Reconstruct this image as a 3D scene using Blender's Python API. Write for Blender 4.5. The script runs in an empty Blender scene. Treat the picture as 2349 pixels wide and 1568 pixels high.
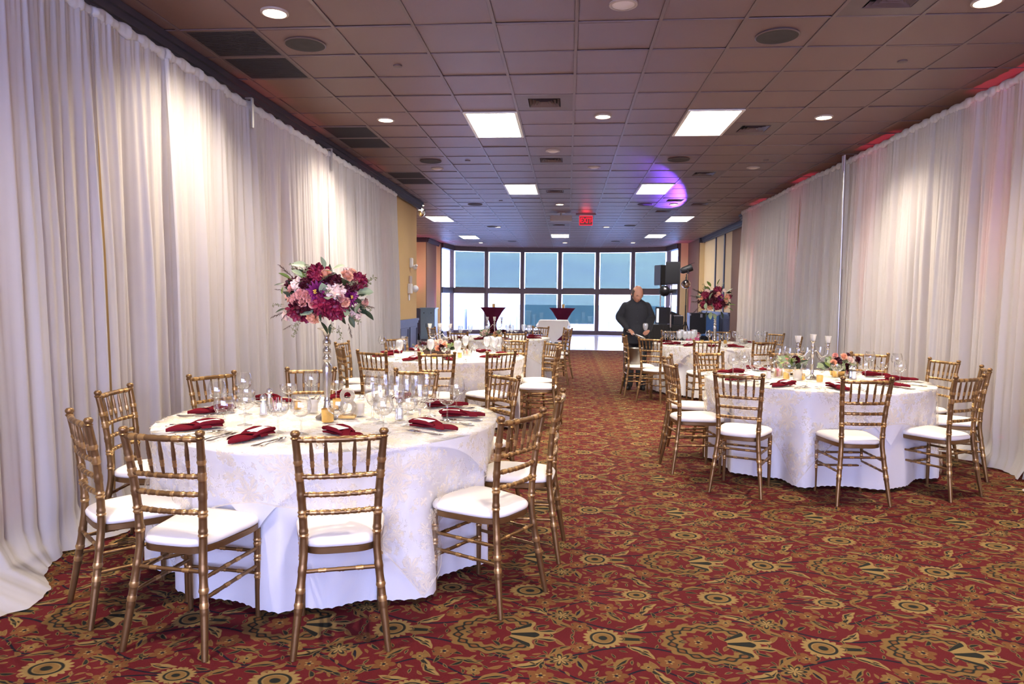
import bpy, bmesh, math, random
from mathutils import Vector, Matrix, Euler
PI = math.pi
SC = bpy.context.scene
COL = SC.collection
# ------------------------------------------------------------------ camera
FPX, YAW, PITCH, ROLL, CAMH = 1612.0, 0.078, 0.0625, 0.0095, 1.45
def cam_basis():
    cy, sy = math.cos(YAW), math.sin(YAW)
    f = Vector((-sy*math.cos(PITCH), cy*math.cos(PITCH), -math.sin(PITCH)))
    r = Vector((cy, sy, 0)); u = r.cross(f)
    return r*math.cos(ROLL)+u*math.sin(ROLL), -r*math.sin(ROLL)+u*math.cos(ROLL), f
CR, CU, CF = cam_basis()
CAM = Vector((0, 0, CAMH))
cd = bpy.data.cameras.new('camera'); cam = bpy.data.objects.new('camera', cd); COL.objects.link(cam)
cd.sensor_fit = 'HORIZONTAL'; cd.sensor_width = 36.0; cd.lens = 36.0*FPX/2349.0
cd.clip_start = 0.05; cd.clip_end = 20000
cam.matrix_world = Matrix(((CR.x, CU.x, -CF.x, 0), (CR.y, CU.y, -CF.y, 0), (CR.z, CU.z, -CF.z, CAMH), (0, 0, 0, 1)))
SC.camera = cam
# ------------------------------------------------------------------ view and world
vs = SC.view_settings
vs.view_transform = 'Standard'; vs.look = 'None'; vs.gamma = 1.0; vs.use_curve_mapping = False
vs.exposure = 1.24
SC.cycles.transparent_max_bounces = 32
W = bpy.data.worlds.new('sky'); SC.world = W; W.use_nodes = True
wn = W.node_tree; wn.nodes.clear()
wo = wn.nodes.new('ShaderNodeOutputWorld'); wb = wn.nodes.new('ShaderNodeBackground')
wtc = wn.nodes.new('ShaderNodeTexCoord'); wmp = wn.nodes.new('ShaderNodeMapping'); wmp.inputs['Scale'].default_value = (1, 1, 6)
wnz = wn.nodes.new('ShaderNodeTexNoise'); wnz.inputs['Scale'].default_value = 3.0; wnz.inputs['Detail'].default_value = 5
wcr = wn.nodes.new('ShaderNodeValToRGB')
wcr.color_ramp.elements[0].position = 0.35; wcr.color_ramp.elements[0].color = (0.38, 0.42, 0.92, 1)
wcr.color_ramp.elements[1].position = 0.75; wcr.color_ramp.elements[1].color = (0.62, 0.66, 1.0, 1)
wn.links.new(wtc.outputs['Generated'], wmp.inputs['Vector']); wn.links.new(wmp.outputs['Vector'], wnz.inputs['Vector'])
wn.links.new(wnz.outputs['Fac'], wcr.inputs['Fac']); wn.links.new(wcr.outputs['Color'], wb.inputs['Color'])
wb.inputs['Strength'].default_value = 7.0
wn.links.new(wb.outputs['Background'], wo.inputs['Surface'])
# photo pixel -> point on a plane the thing touches
def ray(px, py): return CR*((px-1174.5)/FPX)+CU*((784-py)/FPX)+CF
def onz(px, py, z=0.0):
    v = ray(px, py); return CAM+v*((z-CAMH)/v.z)
def ony(px, py, y):
    v = ray(px, py); return CAM+v*(y/v.y)
LAMP = 1.0      # overall level of the room's lamps
def lamp(name, kind, loc, power, color, parent=None, rot=None, **kw):
    d = bpy.data.lights.new(name, kind); d.energy = power*LAMP; d.color = color
    for k, v in kw.items(): setattr(d, k, v)
    o = bpy.data.objects.new(name, d); COL.objects.link(o); o.location = loc
    if rot: o.rotation_euler = rot
    if parent: o.parent = parent
    return o
# ------------------------------------------------------------------ node helper
class G:
    """small expression builder over a node tree"""
    def __init__(s, name):
        s.m = bpy.data.materials.new(name); s.m.use_nodes = True; s.nt = s.m.node_tree; s.nt.nodes.clear()
        s.out = s.n('ShaderNodeOutputMaterial')
    def n(s, t, **kw):
        nd = s.nt.nodes.new(t)
        for k, v in kw.items(): setattr(nd, k, v)
        return nd
    def set(s, inp, v):
        if isinstance(v, X): s.nt.links.new(v.k, inp)
        elif isinstance(v, bpy.types.NodeSocket): s.nt.links.new(v, inp)
        elif isinstance(v, (tuple, list)) and len(v) == 3 and inp.type == 'RGBA': inp.default_value = (*v, 1)
        else: inp.default_value = v
    def math(s, op, *a, clamp=False):
        nd = s.n('ShaderNodeMath', operation=op, use_clamp=clamp)
        for i, v in enumerate(a): s.set(nd.inputs[i], v)
        return X(s, nd.outputs[0])
    def mix(s, fac, a, b, blend='MIX'):
        nd = s.n('ShaderNodeMix', data_type='RGBA', blend_type=blend)
        s.set(nd.inputs[0], fac); s.set(nd.inputs[6], a); s.set(nd.inputs[7], b)
        return X(s, nd.outputs[2])
    def coord(s, kind='Object'):
        return X(s, s.n('ShaderNodeTexCoord').outputs[kind])
    def xyz(s, v):
        nd = s.n('ShaderNodeSeparateXYZ'); s.set(nd.inputs[0], v); return [X(s, o) for o in nd.outputs]
    def vec(s, x, y, z):
        nd = s.n('ShaderNodeCombineXYZ')
        for i, v in enumerate((x, y, z)): s.set(nd.inputs[i], v)
        return X(s, nd.outputs[0])
    def noise(s, v, scale, detail=3, rough=0.5, out='Fac'):
        nd = s.n('ShaderNodeTexNoise'); s.set(nd.inputs['Vector'], v)
        nd.inputs['Scale'].default_value = scale; nd.inputs['Detail'].default_value = detail; nd.inputs['Roughness'].default_value = rough
        return X(s, nd.outputs[out])
    def bump(s, h, strength=0.3, dist=0.01):
        nd = s.n('ShaderNodeBump'); nd.inputs['Strength'].default_value = strength; nd.inputs['Distance'].default_value = dist
        s.set(nd.inputs['Height'], h); return X(s, nd.outputs[0])
    def pbr(s, color, rough=0.6, metal=0.0, spec=0.5, normal=None, **kw):
        nd = s.n('ShaderNodeBsdfPrincipled')
        s.set(nd.inputs['Base Color'], color); s.set(nd.inputs['Roughness'], rough); s.set(nd.inputs['Metallic'], metal)
        s.set(nd.inputs['Specular IOR Level'], spec)
        if normal is not None: s.set(nd.inputs['Normal'], normal)
        for k, v in kw.items(): s.set(nd.inputs[k.replace('_', ' ')], v)
        return X(s, nd.outputs[0])
    def mixsh(s, fac, a, b):
        nd = s.n('ShaderNodeMixShader'); s.set(nd.inputs[0], fac); s.set(nd.inputs[1], a); s.set(nd.inputs[2], b); return X(s, nd.outputs[0])
    def sh(s, t, **kw):
        nd = s.n(t)
        for k, v in kw.items(): s.set(nd.inputs[k], v)
        return X(s, nd.outputs[0])
    def done(s, shader):
        s.nt.links.new(shader.k, s.out.inputs['Surface']); return s.m
class X:
    def __init__(s, g, k): s.g = g; s.k = k
    def __add__(s, o): return s.g.math('ADD', s, o)
    __radd__ = __add__
    def __sub__(s, o): return s.g.math('SUBTRACT', s, o)
    def __rsub__(s, o): return s.g.math('SUBTRACT', o, s)
    def __mul__(s, o): return s.g.math('MULTIPLY', s, o)
    __rmul__ = __mul__
    def __truediv__(s, o): return s.g.math('DIVIDE', s, o)
    def abs(s): return s.g.math('ABSOLUTE', s)
    def sin(s): return s.g.math('SINE', s)
    def cos(s): return s.g.math('COSINE', s)
    def max(s, o): return s.g.math('MAXIMUM', s, o)
    def min(s, o): return s.g.math('MINIMUM', s, o)
    def wrap(s, h): return s.g.math('WRAP', s, h, -h)
    def at2(s, o): return s.g.math('ARCTAN2', s, o)
    def sq(s): return s*s
    def sqrt(s): return s.g.math('SQRT', s)
    def edge(s, k): return s.g.math('MULTIPLY_ADD', s, k, 0.5, clamp=True)
    def gt(s, o): return s.g.math('GREATER_THAN', s, o)
    def lt(s, o): return s.g.math('LESS_THAN', s, o)
def simple(name, color, rough=0.6, metal=0.0, spec=0.5, var=0.12, scale=12, bump=0.0, bscale=60, **kw):
    g = G(name); c = g.coord()
    nz = g.noise(c, scale, 4)
    dark = tuple(v*(1-var) for v in color); lite = tuple(min(1, v*(1+var)) for v in color)
    col = g.mix(nz, dark, lite)
    nm = g.bump(g.noise(c, bscale, 3), bump, 0.01) if bump else None
    return g.done(g.pbr(col, rough, metal, spec, nm, **kw))
def emit(name, color, strength):
    g = G(name); return g.done(g.sh('ShaderNodeEmission', Color=color, Strength=strength))
MT = {}
# ---- carpet
def carpet_material():
    g = G('carpet_floral'); x, y, z = g.xyz(g.coord())
    wob = g.noise(g.vec(x, y, z), 9, 2); x = x+(wob-0.5)*0.012; 
    T = 0.4575
    X0, Y0 = 0.63, 2.95
    u = (x-X0).wrap(T); v = (y-Y0).wrap(T).abs()
    RED, TAN, LIT, GRN, NAV, ORG = (.084, .009, .011), (.152, .085, .026), (.215, .138, .048), (.014, .015, .011), (.010, .009, .014), (.128, .052, .017)
    fine = g.noise(g.vec(x, y, z), 220, 2)
    col = g.mix(fine, (.064, .0066, .008), (.114, .0118, .0135))
    K = 220.0
    def loc(cx, cy): return ((u-cx).wrap(T) if abs(cx) > 0.15 else u-cx), v-cy
    def vine(col, amp, freq, ph, base, w):
        d = w-(v-base-((u*freq+ph).sin())*amp).abs()
        return g.mix(d.edge(K), col, NAV)
    w0 = 2*PI/0.915
    col = vine(col, 0.075, w0, 0.6, 0.14, 0.0065)
    col = vine(col, 0.06, w0*2, 2.2, 0.30, 0.006)
    col = vine(col, 0.05, w0, 3.9, 0.40, 0.005)
    def leaf(col, cx, cy, ang, L, Wd, curv=0.0, c1=TAN, c2=GRN):
        dx, dy = loc(cx, cy); ca, sa = math.cos(ang), math.sin(ang)
        p = dx*ca+dy*sa; q = dy*ca-dx*sa-p.sq()*curv
        t = p*(1/L); d = (1-t.sq())*Wd*(1+((p*120).sin())*0.12)-q.abs()
        out = d.edge(K); inn = ((d-0.006)).edge(K)*(q.gt(0.002))
        col = g.mix(out, col, c1); return g.mix(inn, col, c2)
    for a in ((-.30, .10, .7, .075, .022, 3, LIT, GRN), (.27, .12, 2.4, .07, .02, -3, TAN, GRN), (-.10, .235, .2, .08, .02, 3, TAN, GRN),
              (.16, .25, -.5, .075, .021, -4, LIT, GRN), (.36, .22, 1.2, .065, .02, 3, TAN, NAV), (-.40, .20, -.9, .06, .019, 3, TAN, GRN),
              (-.24, .31, 1.0, .075, .022, -3, LIT, GRN), (.02, .345, -.3, .065, .019, 4, TAN, GRN), (.29, .36, .3, .07, .02, 3, TAN, GRN),
              (-.36, .40, .1, .06, .018, -3, LIT, NAV), (-.13, .42, -.6, .055, .018, 3, TAN, GRN), (.43, .34, -1.0, .05, .017, 3, TAN, GRN),
              (.22, .03, .1, .05, .022, 2, LIT, GRN), (-.34, .015, 3.1, .06, .03, 0, TAN, GRN), (.05, .16, 2.9, .05, .014, 4, LIT, GRN)):
        col = leaf(col, *a)
    # small scattered leaves fill the ground
    for sc_, R_, sd in ((13.0, .034, 0.0), (22.0, .020, 3.7)):
        vo = g.n('ShaderNodeTexVoronoi'); vo.voronoi_dimensions = '2D'; g.set(vo.inputs['Vector'], g.vec(u+sd, v, 0)); vo.inputs['Scale'].default_value = sc_; vo.inputs['Randomness'].default_value = .8
        vx, vy, _z = g.xyz(X(g, vo.outputs['Position'])); dx, dy = (u+sd)-vx, v-vy; c1, c2, c3 = g.xyz(X(g, vo.outputs['Color']))
        th = c1*6.28; p = dx*th.cos()+dy*th.sin(); q = dy*th.cos()-dx*th.sin()-p.sq()*6
        d = (1-(p*(1/R_)).sq())*(R_*.32)-q.abs()
        lc = g.mix(c2.gt(.58), GRN, g.mix(c3, TAN, ORG)); msk = d.edge(K)*(c3.gt(.38))
        col = g.mix(msk, col, g.mix(c1, TAN, LIT)); col = g.mix((d-.0025).edge(K)*(c3.gt(.38)), col, lc)
    def rosette(col, cx, cy, R, n, ph, c1, c2=LIT, b=0.6, k2=.35):
        dx, dy = loc(cx, cy); r = (dx.sq()+dy.sq()).sqrt(); a = dy.at2(dx)
        d = ((a*(n/2)+ph).cos().abs()*(1-b)+b)*R-r
        col = g.mix(d.edge(K), col, c1)
        col = g.mix((d-R*.62).edge(K), col, c2)
        return g.mix((r*-1+R*.16).edge(K), col, NAV)
    for a in ((-.20, .175, .052, 5, .3, ORG), (.10, .195, .04, 5, 1.1, TAN), (.36, .095, .046, 5, .8, ORG), (-.42, .30, .048, 5, .2, ORG),
              (.20, .325, .052, 5, .5, ORG), (-.06, .31, .038, 5, .9, TAN), (-.29, .225, .034, 4, .4, TAN), (.38, .415, .045, 6, .4, ORG)):
        col = rosette(col, *a)
    # pointed star flower
    def star(col, cx, cy, R):
        dx, dy = loc(cx, cy); r = (dx.sq()+dy.sq()).sqrt(); a = dy.at2(dx)
        d = ((a*3.5).cos().abs()*.5+.5)*R-r
        col = g.mix(d.edge(K), col, TAN); col = g.mix((d-R*.28).edge(K), col, GRN); return g.mix((d-R*.5).edge(K), col, LIT)
    col = star(col, .28, .20, .068)
    # sunflower medallions
    def sun(col, cx, cy, R, sx=1.0):
        dx, dy = loc(cx, cy); dx = dx*sx; r = (dx.sq()+dy.sq()).sqrt(); a = dy.at2(dx)
        d = ((a*9).cos().abs()*.2+.8)*R-r
        col = g.mix(d.edge(K), col, LIT)
        ringd = R*.07-(r-R*.58).abs()
        col = g.mix(ringd.edge(K), col, GRN)
        col = g.mix((R*.46-r).edge(K), col, TAN); return g.mix((R*.22-r).edge(K), col, GRN)
    col = sun(col, .4575, 0, .088); col = sun(col, .12, .4575, .08, .8); col = sun(col, -.27, .4575, .06, .8)
    # crescent wreath with palmette
    dx, dy = u, v; dxs = dx*.82; r = (dxs.sq()+dy.sq()).sqrt(); a = dy.at2(dxs)
    band = ((a*15).cos()*.008+.034)-(r-.138).abs()
    op = (a-.55).edge(20)
    col = g.mix(band.edge(K)*op, col, TAN); col = g.mix((band-.022).edge(K)*op, col, GRN); col = g.mix((band-.032).edge(K)*op, col, ORG)
    fx = dx-.02; fr = (fx.sq()+dy.sq()).sqrt(); fa = dy.at2(fx)
    fan = ((fa*9).cos()*.02+.165)-fr; fop = ((0.72-fa).edge(30))*((fr-.045).edge(K))
    col = g.mix(fan.edge(K)*fop, col, LIT); col = g.mix(((fa*9).cos()-.1).edge(8)*((fan-.02).edge(K))*fop, col, GRN)
    col = rosette(col, -.055, 0, .055, 5, .2, ORG)
    h = g.noise(g.vec(x, y, z), 400, 2)
    return g.done(g.pbr(col, 0.95, 0, 0.1, g.bump(h, .5, .004)))
MT['carpet'] = carpet_material()
# ---- lace overlay (cloth UV in metres)
def lace_material():
    g = G('gold_embroidered_tulle'); u, v, _ = g.xyz(g.coord('UV'))
    vec = g.vec(u, v, 0)
    wv = g.n('ShaderNodeTexNoise'); g.set(wv.inputs['Vector'], vec); wv.inputs['Scale'].default_value = 22
    sub = g.n('ShaderNodeVectorMath', operation='MULTIPLY_ADD'); g.set(sub.inputs[0], wv.outputs['Color']); sub.inputs[1].default_value = (.05, .05, 0); g.set(sub.inputs[2], vec)
    mask = None
    for sc, R, n in ((4.2, .085, 6), (8.0, .040, 5), (15.0, .020, 4)):
        vo = g.n('ShaderNodeTexVoronoi'); vo.voronoi_dimensions = '2D'; g.set(vo.inputs['Vector'], sub.outputs[0]); vo.inputs['Scale'].default_value = sc
        d = g.n('ShaderNodeVectorMath', operation='SUBTRACT'); g.set(d.inputs[0], sub.outputs[0])
        g.set(d.inputs[1], vo.outputs['Position'])
        dx, dy, _ = g.xyz(X(g, d.outputs[0])); r = (dx.sq()+dy.sq()).sqrt(); a = dy.at2(dx)
        cr, cg, cb = g.xyz(X(g, vo.outputs['Color']))
        ph = cr*6.28
        m = ((((a+ph)*(n/2)).cos().abs()*.62+.38)*R-r).edge(160)
        vein = ((a*n*2+ph).cos()*.5+.5)
        m = m*(vein*.55+.45)*(cg.gt(.35))
        mask = m if mask is None else mask.max(m)
    w = g.noise(sub.outputs[0], 26, 4); br = (0.014-(w-.5).abs()).edge(60)*g.noise(vec, 5, 2).gt(.52)
    mask = mask.max(br*.6)
    e = u.abs().max(v.abs()); hem = (e-(1.16-.008)).edge(300)
    mask = mask.max(hem*.9)
    alpha = (mask*.46+.08).min(.8)
    col = g.mix(mask, (.92, .88, .78), (.92, .80, .56))
    cloth = g.mixsh(0.3, g.sh('ShaderNodeBsdfDiffuse', Color=col), g.sh('ShaderNodeBsdfTranslucent', Color=col))
    return g.done(g.mixsh(alpha, g.sh('ShaderNodeBsdfTransparent'), cloth))
MT['lace'] = lace_material()
def cloth_mat(name, color, transl=0.25, clear=0.0, bump=.15, bscale=300, var=.05):
    g = G(name); c = g.coord(); nz = g.noise(c, 3, 3)
    col = g.mix(nz, tuple(v*(1-var) for v in color), color)
    nm = g.bump(g.noise(c, bscale, 2), bump, .003)
    d = g.sh('ShaderNodeBsdfDiffuse', Color=col, Normal=nm); t = g.sh('ShaderNodeBsdfTranslucent', Color=col)
    s = g.mixsh(transl, d, t)
    if clear: s = g.mixsh(clear, s, g.sh('ShaderNodeBsdfTransparent'))
    return g.done(s)
MT['linen'] = cloth_mat('white_table_linen', (.88, .86, .85), .15)
MT['satin'] = cloth_mat('ivory_topper_cloth', (.88, .86, .84), .2)
MT['sheer'] = cloth_mat('sheer_white_drape', (.66, .635, .63), .38, .10)
MT['pocket'] = cloth_mat('gathered_rod_pocket', (.70, .68, .67), .3)
MT['napkin'] = cloth_mat('burgundy_napkin', (.165, .014, .022), .05, 0, .3, 500, .25)
MT['card'] = simple('menu_card', (.82, .79, .74), .7, var=.03)
def gold_material():
    g = G('antique_gold_paint'); c = g.coord()
    nz = g.noise(c, 9, 4); col = g.mix(nz, (.17, .092, .036), (.31, .178, .072))
    return g.done(g.pbr(col, g.noise(c, 30, 2)*.18+.26, .78, .5, g.bump(g.noise(c, 90, 2), .12, .003)))
MT['gold'] = gold_material()
MT['goldring'] = simple('gold_band_highlight', (.52, .32, .125), .30, .8, var=.15)  # brighter gold paints the highlight onto the bamboo rings
MT['cushion'] = simple('ivory_cushion', (.80, .755, .68), .75, var=.04, scale=5, bump=.15, bscale=14)
MT['steel'] = simple('polished_cutlery', (.62, .60, .57), .16, 1.0, var=.05)
def mercury():
    g = G('mercury_silver'); c = g.coord(); nz = g.noise(c, 26, 5, .7)
    return g.done(g.pbr(g.mix(nz, (.30, .28, .25), (.78, .74, .68)), nz*.3+.05, 1.0))
MT['silver'] = mercury()
def glass_material(name, tint=(1, 1, 1), rough=0.02, edge=.5, base=.03, power=3, dark=1.0):
    g = G(name); lw = g.n('ShaderNodeLayerWeight'); lw.inputs['Blend'].default_value = .5
    pw = g.math('POWER', X(g, lw.outputs['Facing']), float(power)); gl = g.sh('ShaderNodeBsdfGlossy', Color=(1, 1, 1), Roughness=rough)
    tr = g.sh('ShaderNodeBsdfTransparent', Color=g.mix(pw, tint, tuple(c*dark for c in tint)))
    f = pw*edge+base
    return g.done(g.mixsh(f.min(1.0), tr, gl))
MT['glass'] = glass_material('clear_glassware', (.955, .96, .955), .06, .5, .13, 2.0, .5)
MT['pane'] = glass_material('window_glass', (.96, .98, .99), .0, .5, .02, 5)
MT['frost'] = (lambda g: g.done(g.mixsh(.45, g.sh('ShaderNodeBsdfTransparent', Color=(.95, .95, .93)), g.pbr((.75, .72, .66), .3))))(G('frosted_glass'))
MT['ice'] = (lambda g: g.done(g.mixsh(.55, g.sh('ShaderNodeBsdfTransparent', Color=(.96, .97, .98)), g.pbr((.82, .83, .84), .2, 0, .6, g.bump(g.noise(g.coord(), 70, 3), .6, .01)))))(G('crushed_ice'))
MT['candle'] = simple('candle_wax', (.80, .70, .50), .5, var=.05)
MT['goldfoil'] = simple('gold_foil_votive', (.72, .47, .16), .28, .9, var=.3, scale=40)
MT['glitter'] = (lambda g: g.done(g.pbr(g.mix(g.noise(g.coord(), 260, 2, .8), (.35, .27, .15), (.95, .9, .78)), .25, .8, .5, g.bump(g.noise(g.coord(), 300, 2), 1, .01))))(G('silver_gold_glitter'))
MT['salt'] = simple('salt_grains', (.8, .8, .8), .6, var=.1, scale=200)
MT['packet'] = simple('sweetener_packet_paper', (.75, .30, .38), .7, var=.1)
MT['packet2'] = simple('sugar_packet_paper', (.60, .47, .30), .7, var=.15)
# ---- flowers
def petal_mat(name, dark, lite, gloss=.45):
    g = G(name); c = g.coord(); nz = g.noise(c, 55, 3, .6)
    return g.done(g.pbr(g.mix(nz, dark, lite), gloss, 0, .4))
MT['peony'] = petal_mat('burgundy_petals', (.11, .004, .018), (.40, .02, .065))
MT['darkred'] = petal_mat('deep_wine_petals', (.035, .004, .008), (.12, .008, .018))
MT['purple'] = petal_mat('purple_dahlia_petals', (.12, .008, .06), (.36, .03, .18))
MT['pink'] = petal_mat('blush_pink_petals', (.66, .24, .19), (.86, .48, .38), .6)
MT['peach'] = petal_mat('peach_petals', (.82, .33, .17), (.95, .62, .40), .6)
MT['cream'] = petal_mat('cream_carnation_petals', (.86, .58, .45), (.95, .80, .66), .6)
MT['yellow'] = petal_mat('dahlia_stamens', (.5, .28, .03), (.8, .55, .1), .7)
MT['euc'] = petal_mat('eucalyptus_leaf', (.22, .30, .15), (.42, .50, .29), .55)
MT['leafdark'] = petal_mat('dark_green_leaf', (.014, .026, .014), (.05, .075, .035), .4)
MT['lime'] = petal_mat('fresh_green_leaf', (.12, .2, .03), (.27, .38, .08), .5)
MT['sprig'] = petal_mat('brown_grass_sprig', (.04, .022, .016), (.13, .07, .045), .6)
MT['berry'] = petal_mat('seeded_eucalyptus_berries', (.14, .15, .07), (.34, .33, .18), .6)
MT['wood'] = simple('weathered_planter_wood', (.10, .055, .035), .8, var=.4, scale=30)
# ---- room
def ceiling_mat():
    g = G('brown_fissured_tile'); c = g.coord('Object'); nz = g.noise(c, 260, 3, .7); big = g.noise(c, 3, 2)
    col = g.mix(nz, (.148, .080, .070), (.228, .129, .111)); col = g.mix(big*.3, col, (.165, .088, .074))
    return g.done(g.pbr(col, .40, 0, .5, g.bump(nz, .5, .004)))
MT['ctile'] = ceiling_mat()
MT['tee'] = simple('brown_painted_grid', (.17, .11, .102), .42, 0, .5, .1)
MT['plenum'] = simple('dark_plenum', (.02, .016, .016), .9)
MT['mustard'] = simple('mustard_wall_paint', (.56, .38, .16), .75, var=.05, scale=2, bump=.1, bscale=200)
MT['cream_wall'] = simple('cream_wall_paint', (.62, .46, .25), .75, var=.05, scale=2, bump=.1, bscale=200)
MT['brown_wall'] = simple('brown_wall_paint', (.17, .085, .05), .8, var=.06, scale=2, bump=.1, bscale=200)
MT['navy'] = simple('navy_wainscot_paint', (.055, .06, .11), .45, var=.08)
MT['crown'] = simple('dark_crown_paint', (.05, .042, .05), .45, var=.1)
MT['blue'] = simple('slate_blue_cabinet_paint', (.16, .24, .36), .4, var=.08)
MT['frame'] = simple('bronze_window_frame', (.065, .040, .036), .45, .2, .5, .15)
MT['blackm'] = simple('black_plastic', (.022, .022, .024), .5, var=.15)
MT['blackc'] = simple('black_cloth', (.026, .026, .028), .85, var=.2)
MT['grille'] = simple('black_speaker_grille', (.018, .018, .02), .6, .3, var=.3, scale=120)
MT['chrome'] = simple('bright_chrome', (.8, .8, .8), .06, 1.0, var=.03)
MT['pail'] = simple('dented_steel_pail', (.34, .32, .29), .32, .95, var=.35, scale=14, bump=.3, bscale=10)
MT['alu'] = simple('brushed_aluminium_pole', (.55, .53, .50), .3, .9, var=.08)
MT['white'] = simple('white_plastic', (.72, .69, .64), .5, var=.04)
MT['tan'] = simple('beige_plastic', (.42, .33, .27), .5, var=.05)
MT['vent'] = simple('brown_vent_metal', (.135, .088, .082), .45, .1, .5, .1)
MT['ventdark'] = simple('vent_throat', (.012, .01, .01), .8)
MT['spk'] = simple('brown_black_speaker_mesh', (.036, .028, .026), .7, var=.3, scale=200)
MT['tileflr'] = simple('white_marble_tile', (.70, .66, .66), .14, 0, .5, .05, 3)
MT['grout'] = simple('tile_grout', (.40, .38, .38), .8)
MT['wine_sp'] = cloth_mat('burgundy_spandex_cover', (.085, .012, .03), .05, 0, .2, 30, .3)
MT['troffer'] = emit('troffer_diffuser_glow', (1.0, .95, .90), 17)
MT['downlight'] = emit('downlight_glow', (1.0, .86, .68), 14)
MT['downoff'] = simple('unlit_downlight_lens', (.62, .52, .45), .4, var=.05)
MT['exitred'] = emit('exit_sign_glow', (1.0, .015, .04), .6)
MT['exitpale'] = emit('exit_sign_panel_glow', (.75, .30, .33), .07)
MT['uplens'] = emit('uplight_lens_glow', (1.0, .10, .28), 4)
MT['uplens_blue'] = emit('uplight_lens_blue_glow', (.25, .25, 1.0), 4)
MT['screen'] = emit('laptop_screen_glow', (.75, .85, 1.0), 1.2)
MT['concrete'] = simple('hazed_tower_concrete', (.66, .70, .74), .9, var=.05, scale=.05)  # distance haze is put into this pale colour
MT['farwin'] = simple('tower_window_glass', (.30, .44, .56), .3, var=.1, scale=.1)
MT['sea'] = simple('hazy_water_and_land', (.20, .34, .44), .9, 0, .1, .12, .004)
MT['shade'] = (lambda g: g.done(g.mixsh(.08, g.sh('ShaderNodeBsdfTransparent', Color=(.226, .278, .236)), g.sh('ShaderNodeBsdfDiffuse', Color=(.25, .32, .40)))))(G('solar_mesh_shade'))
MT['skin'] = simple('skin', (.52, .26, .16), .5, var=.06, scale=30, Subsurface_Weight=.1)
MT['hair'] = simple('short_brown_hair', (.07, .045, .035), .7, var=.3, scale=200)
MT['jacket'] = simple('black_jacket_cloth', (.017, .018, .021), .8, var=.2, scale=40, bump=.3, bscale=25)
MT['trouser'] = simple('black_trouser_cloth', (.018, .018, .021), .85, var=.2, scale=40)
MT['shoe'] = simple('black_leather', (.012, .012, .012), .3, var=.2)
MT['bluechair'] = simple('blue_vinyl', (.05, .13, .34), .4, var=.1)
MT['pinkbox'] = simple('pink_plastic', (.75, .14, .32), .5, var=.1)
MT['redcable'] = simple('red_lit_cable', (.20, .03, .03), .5)
MT['bulb'] = simple('clear_lamp_lens', (.75, .77, .8), .1, .3)
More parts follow.
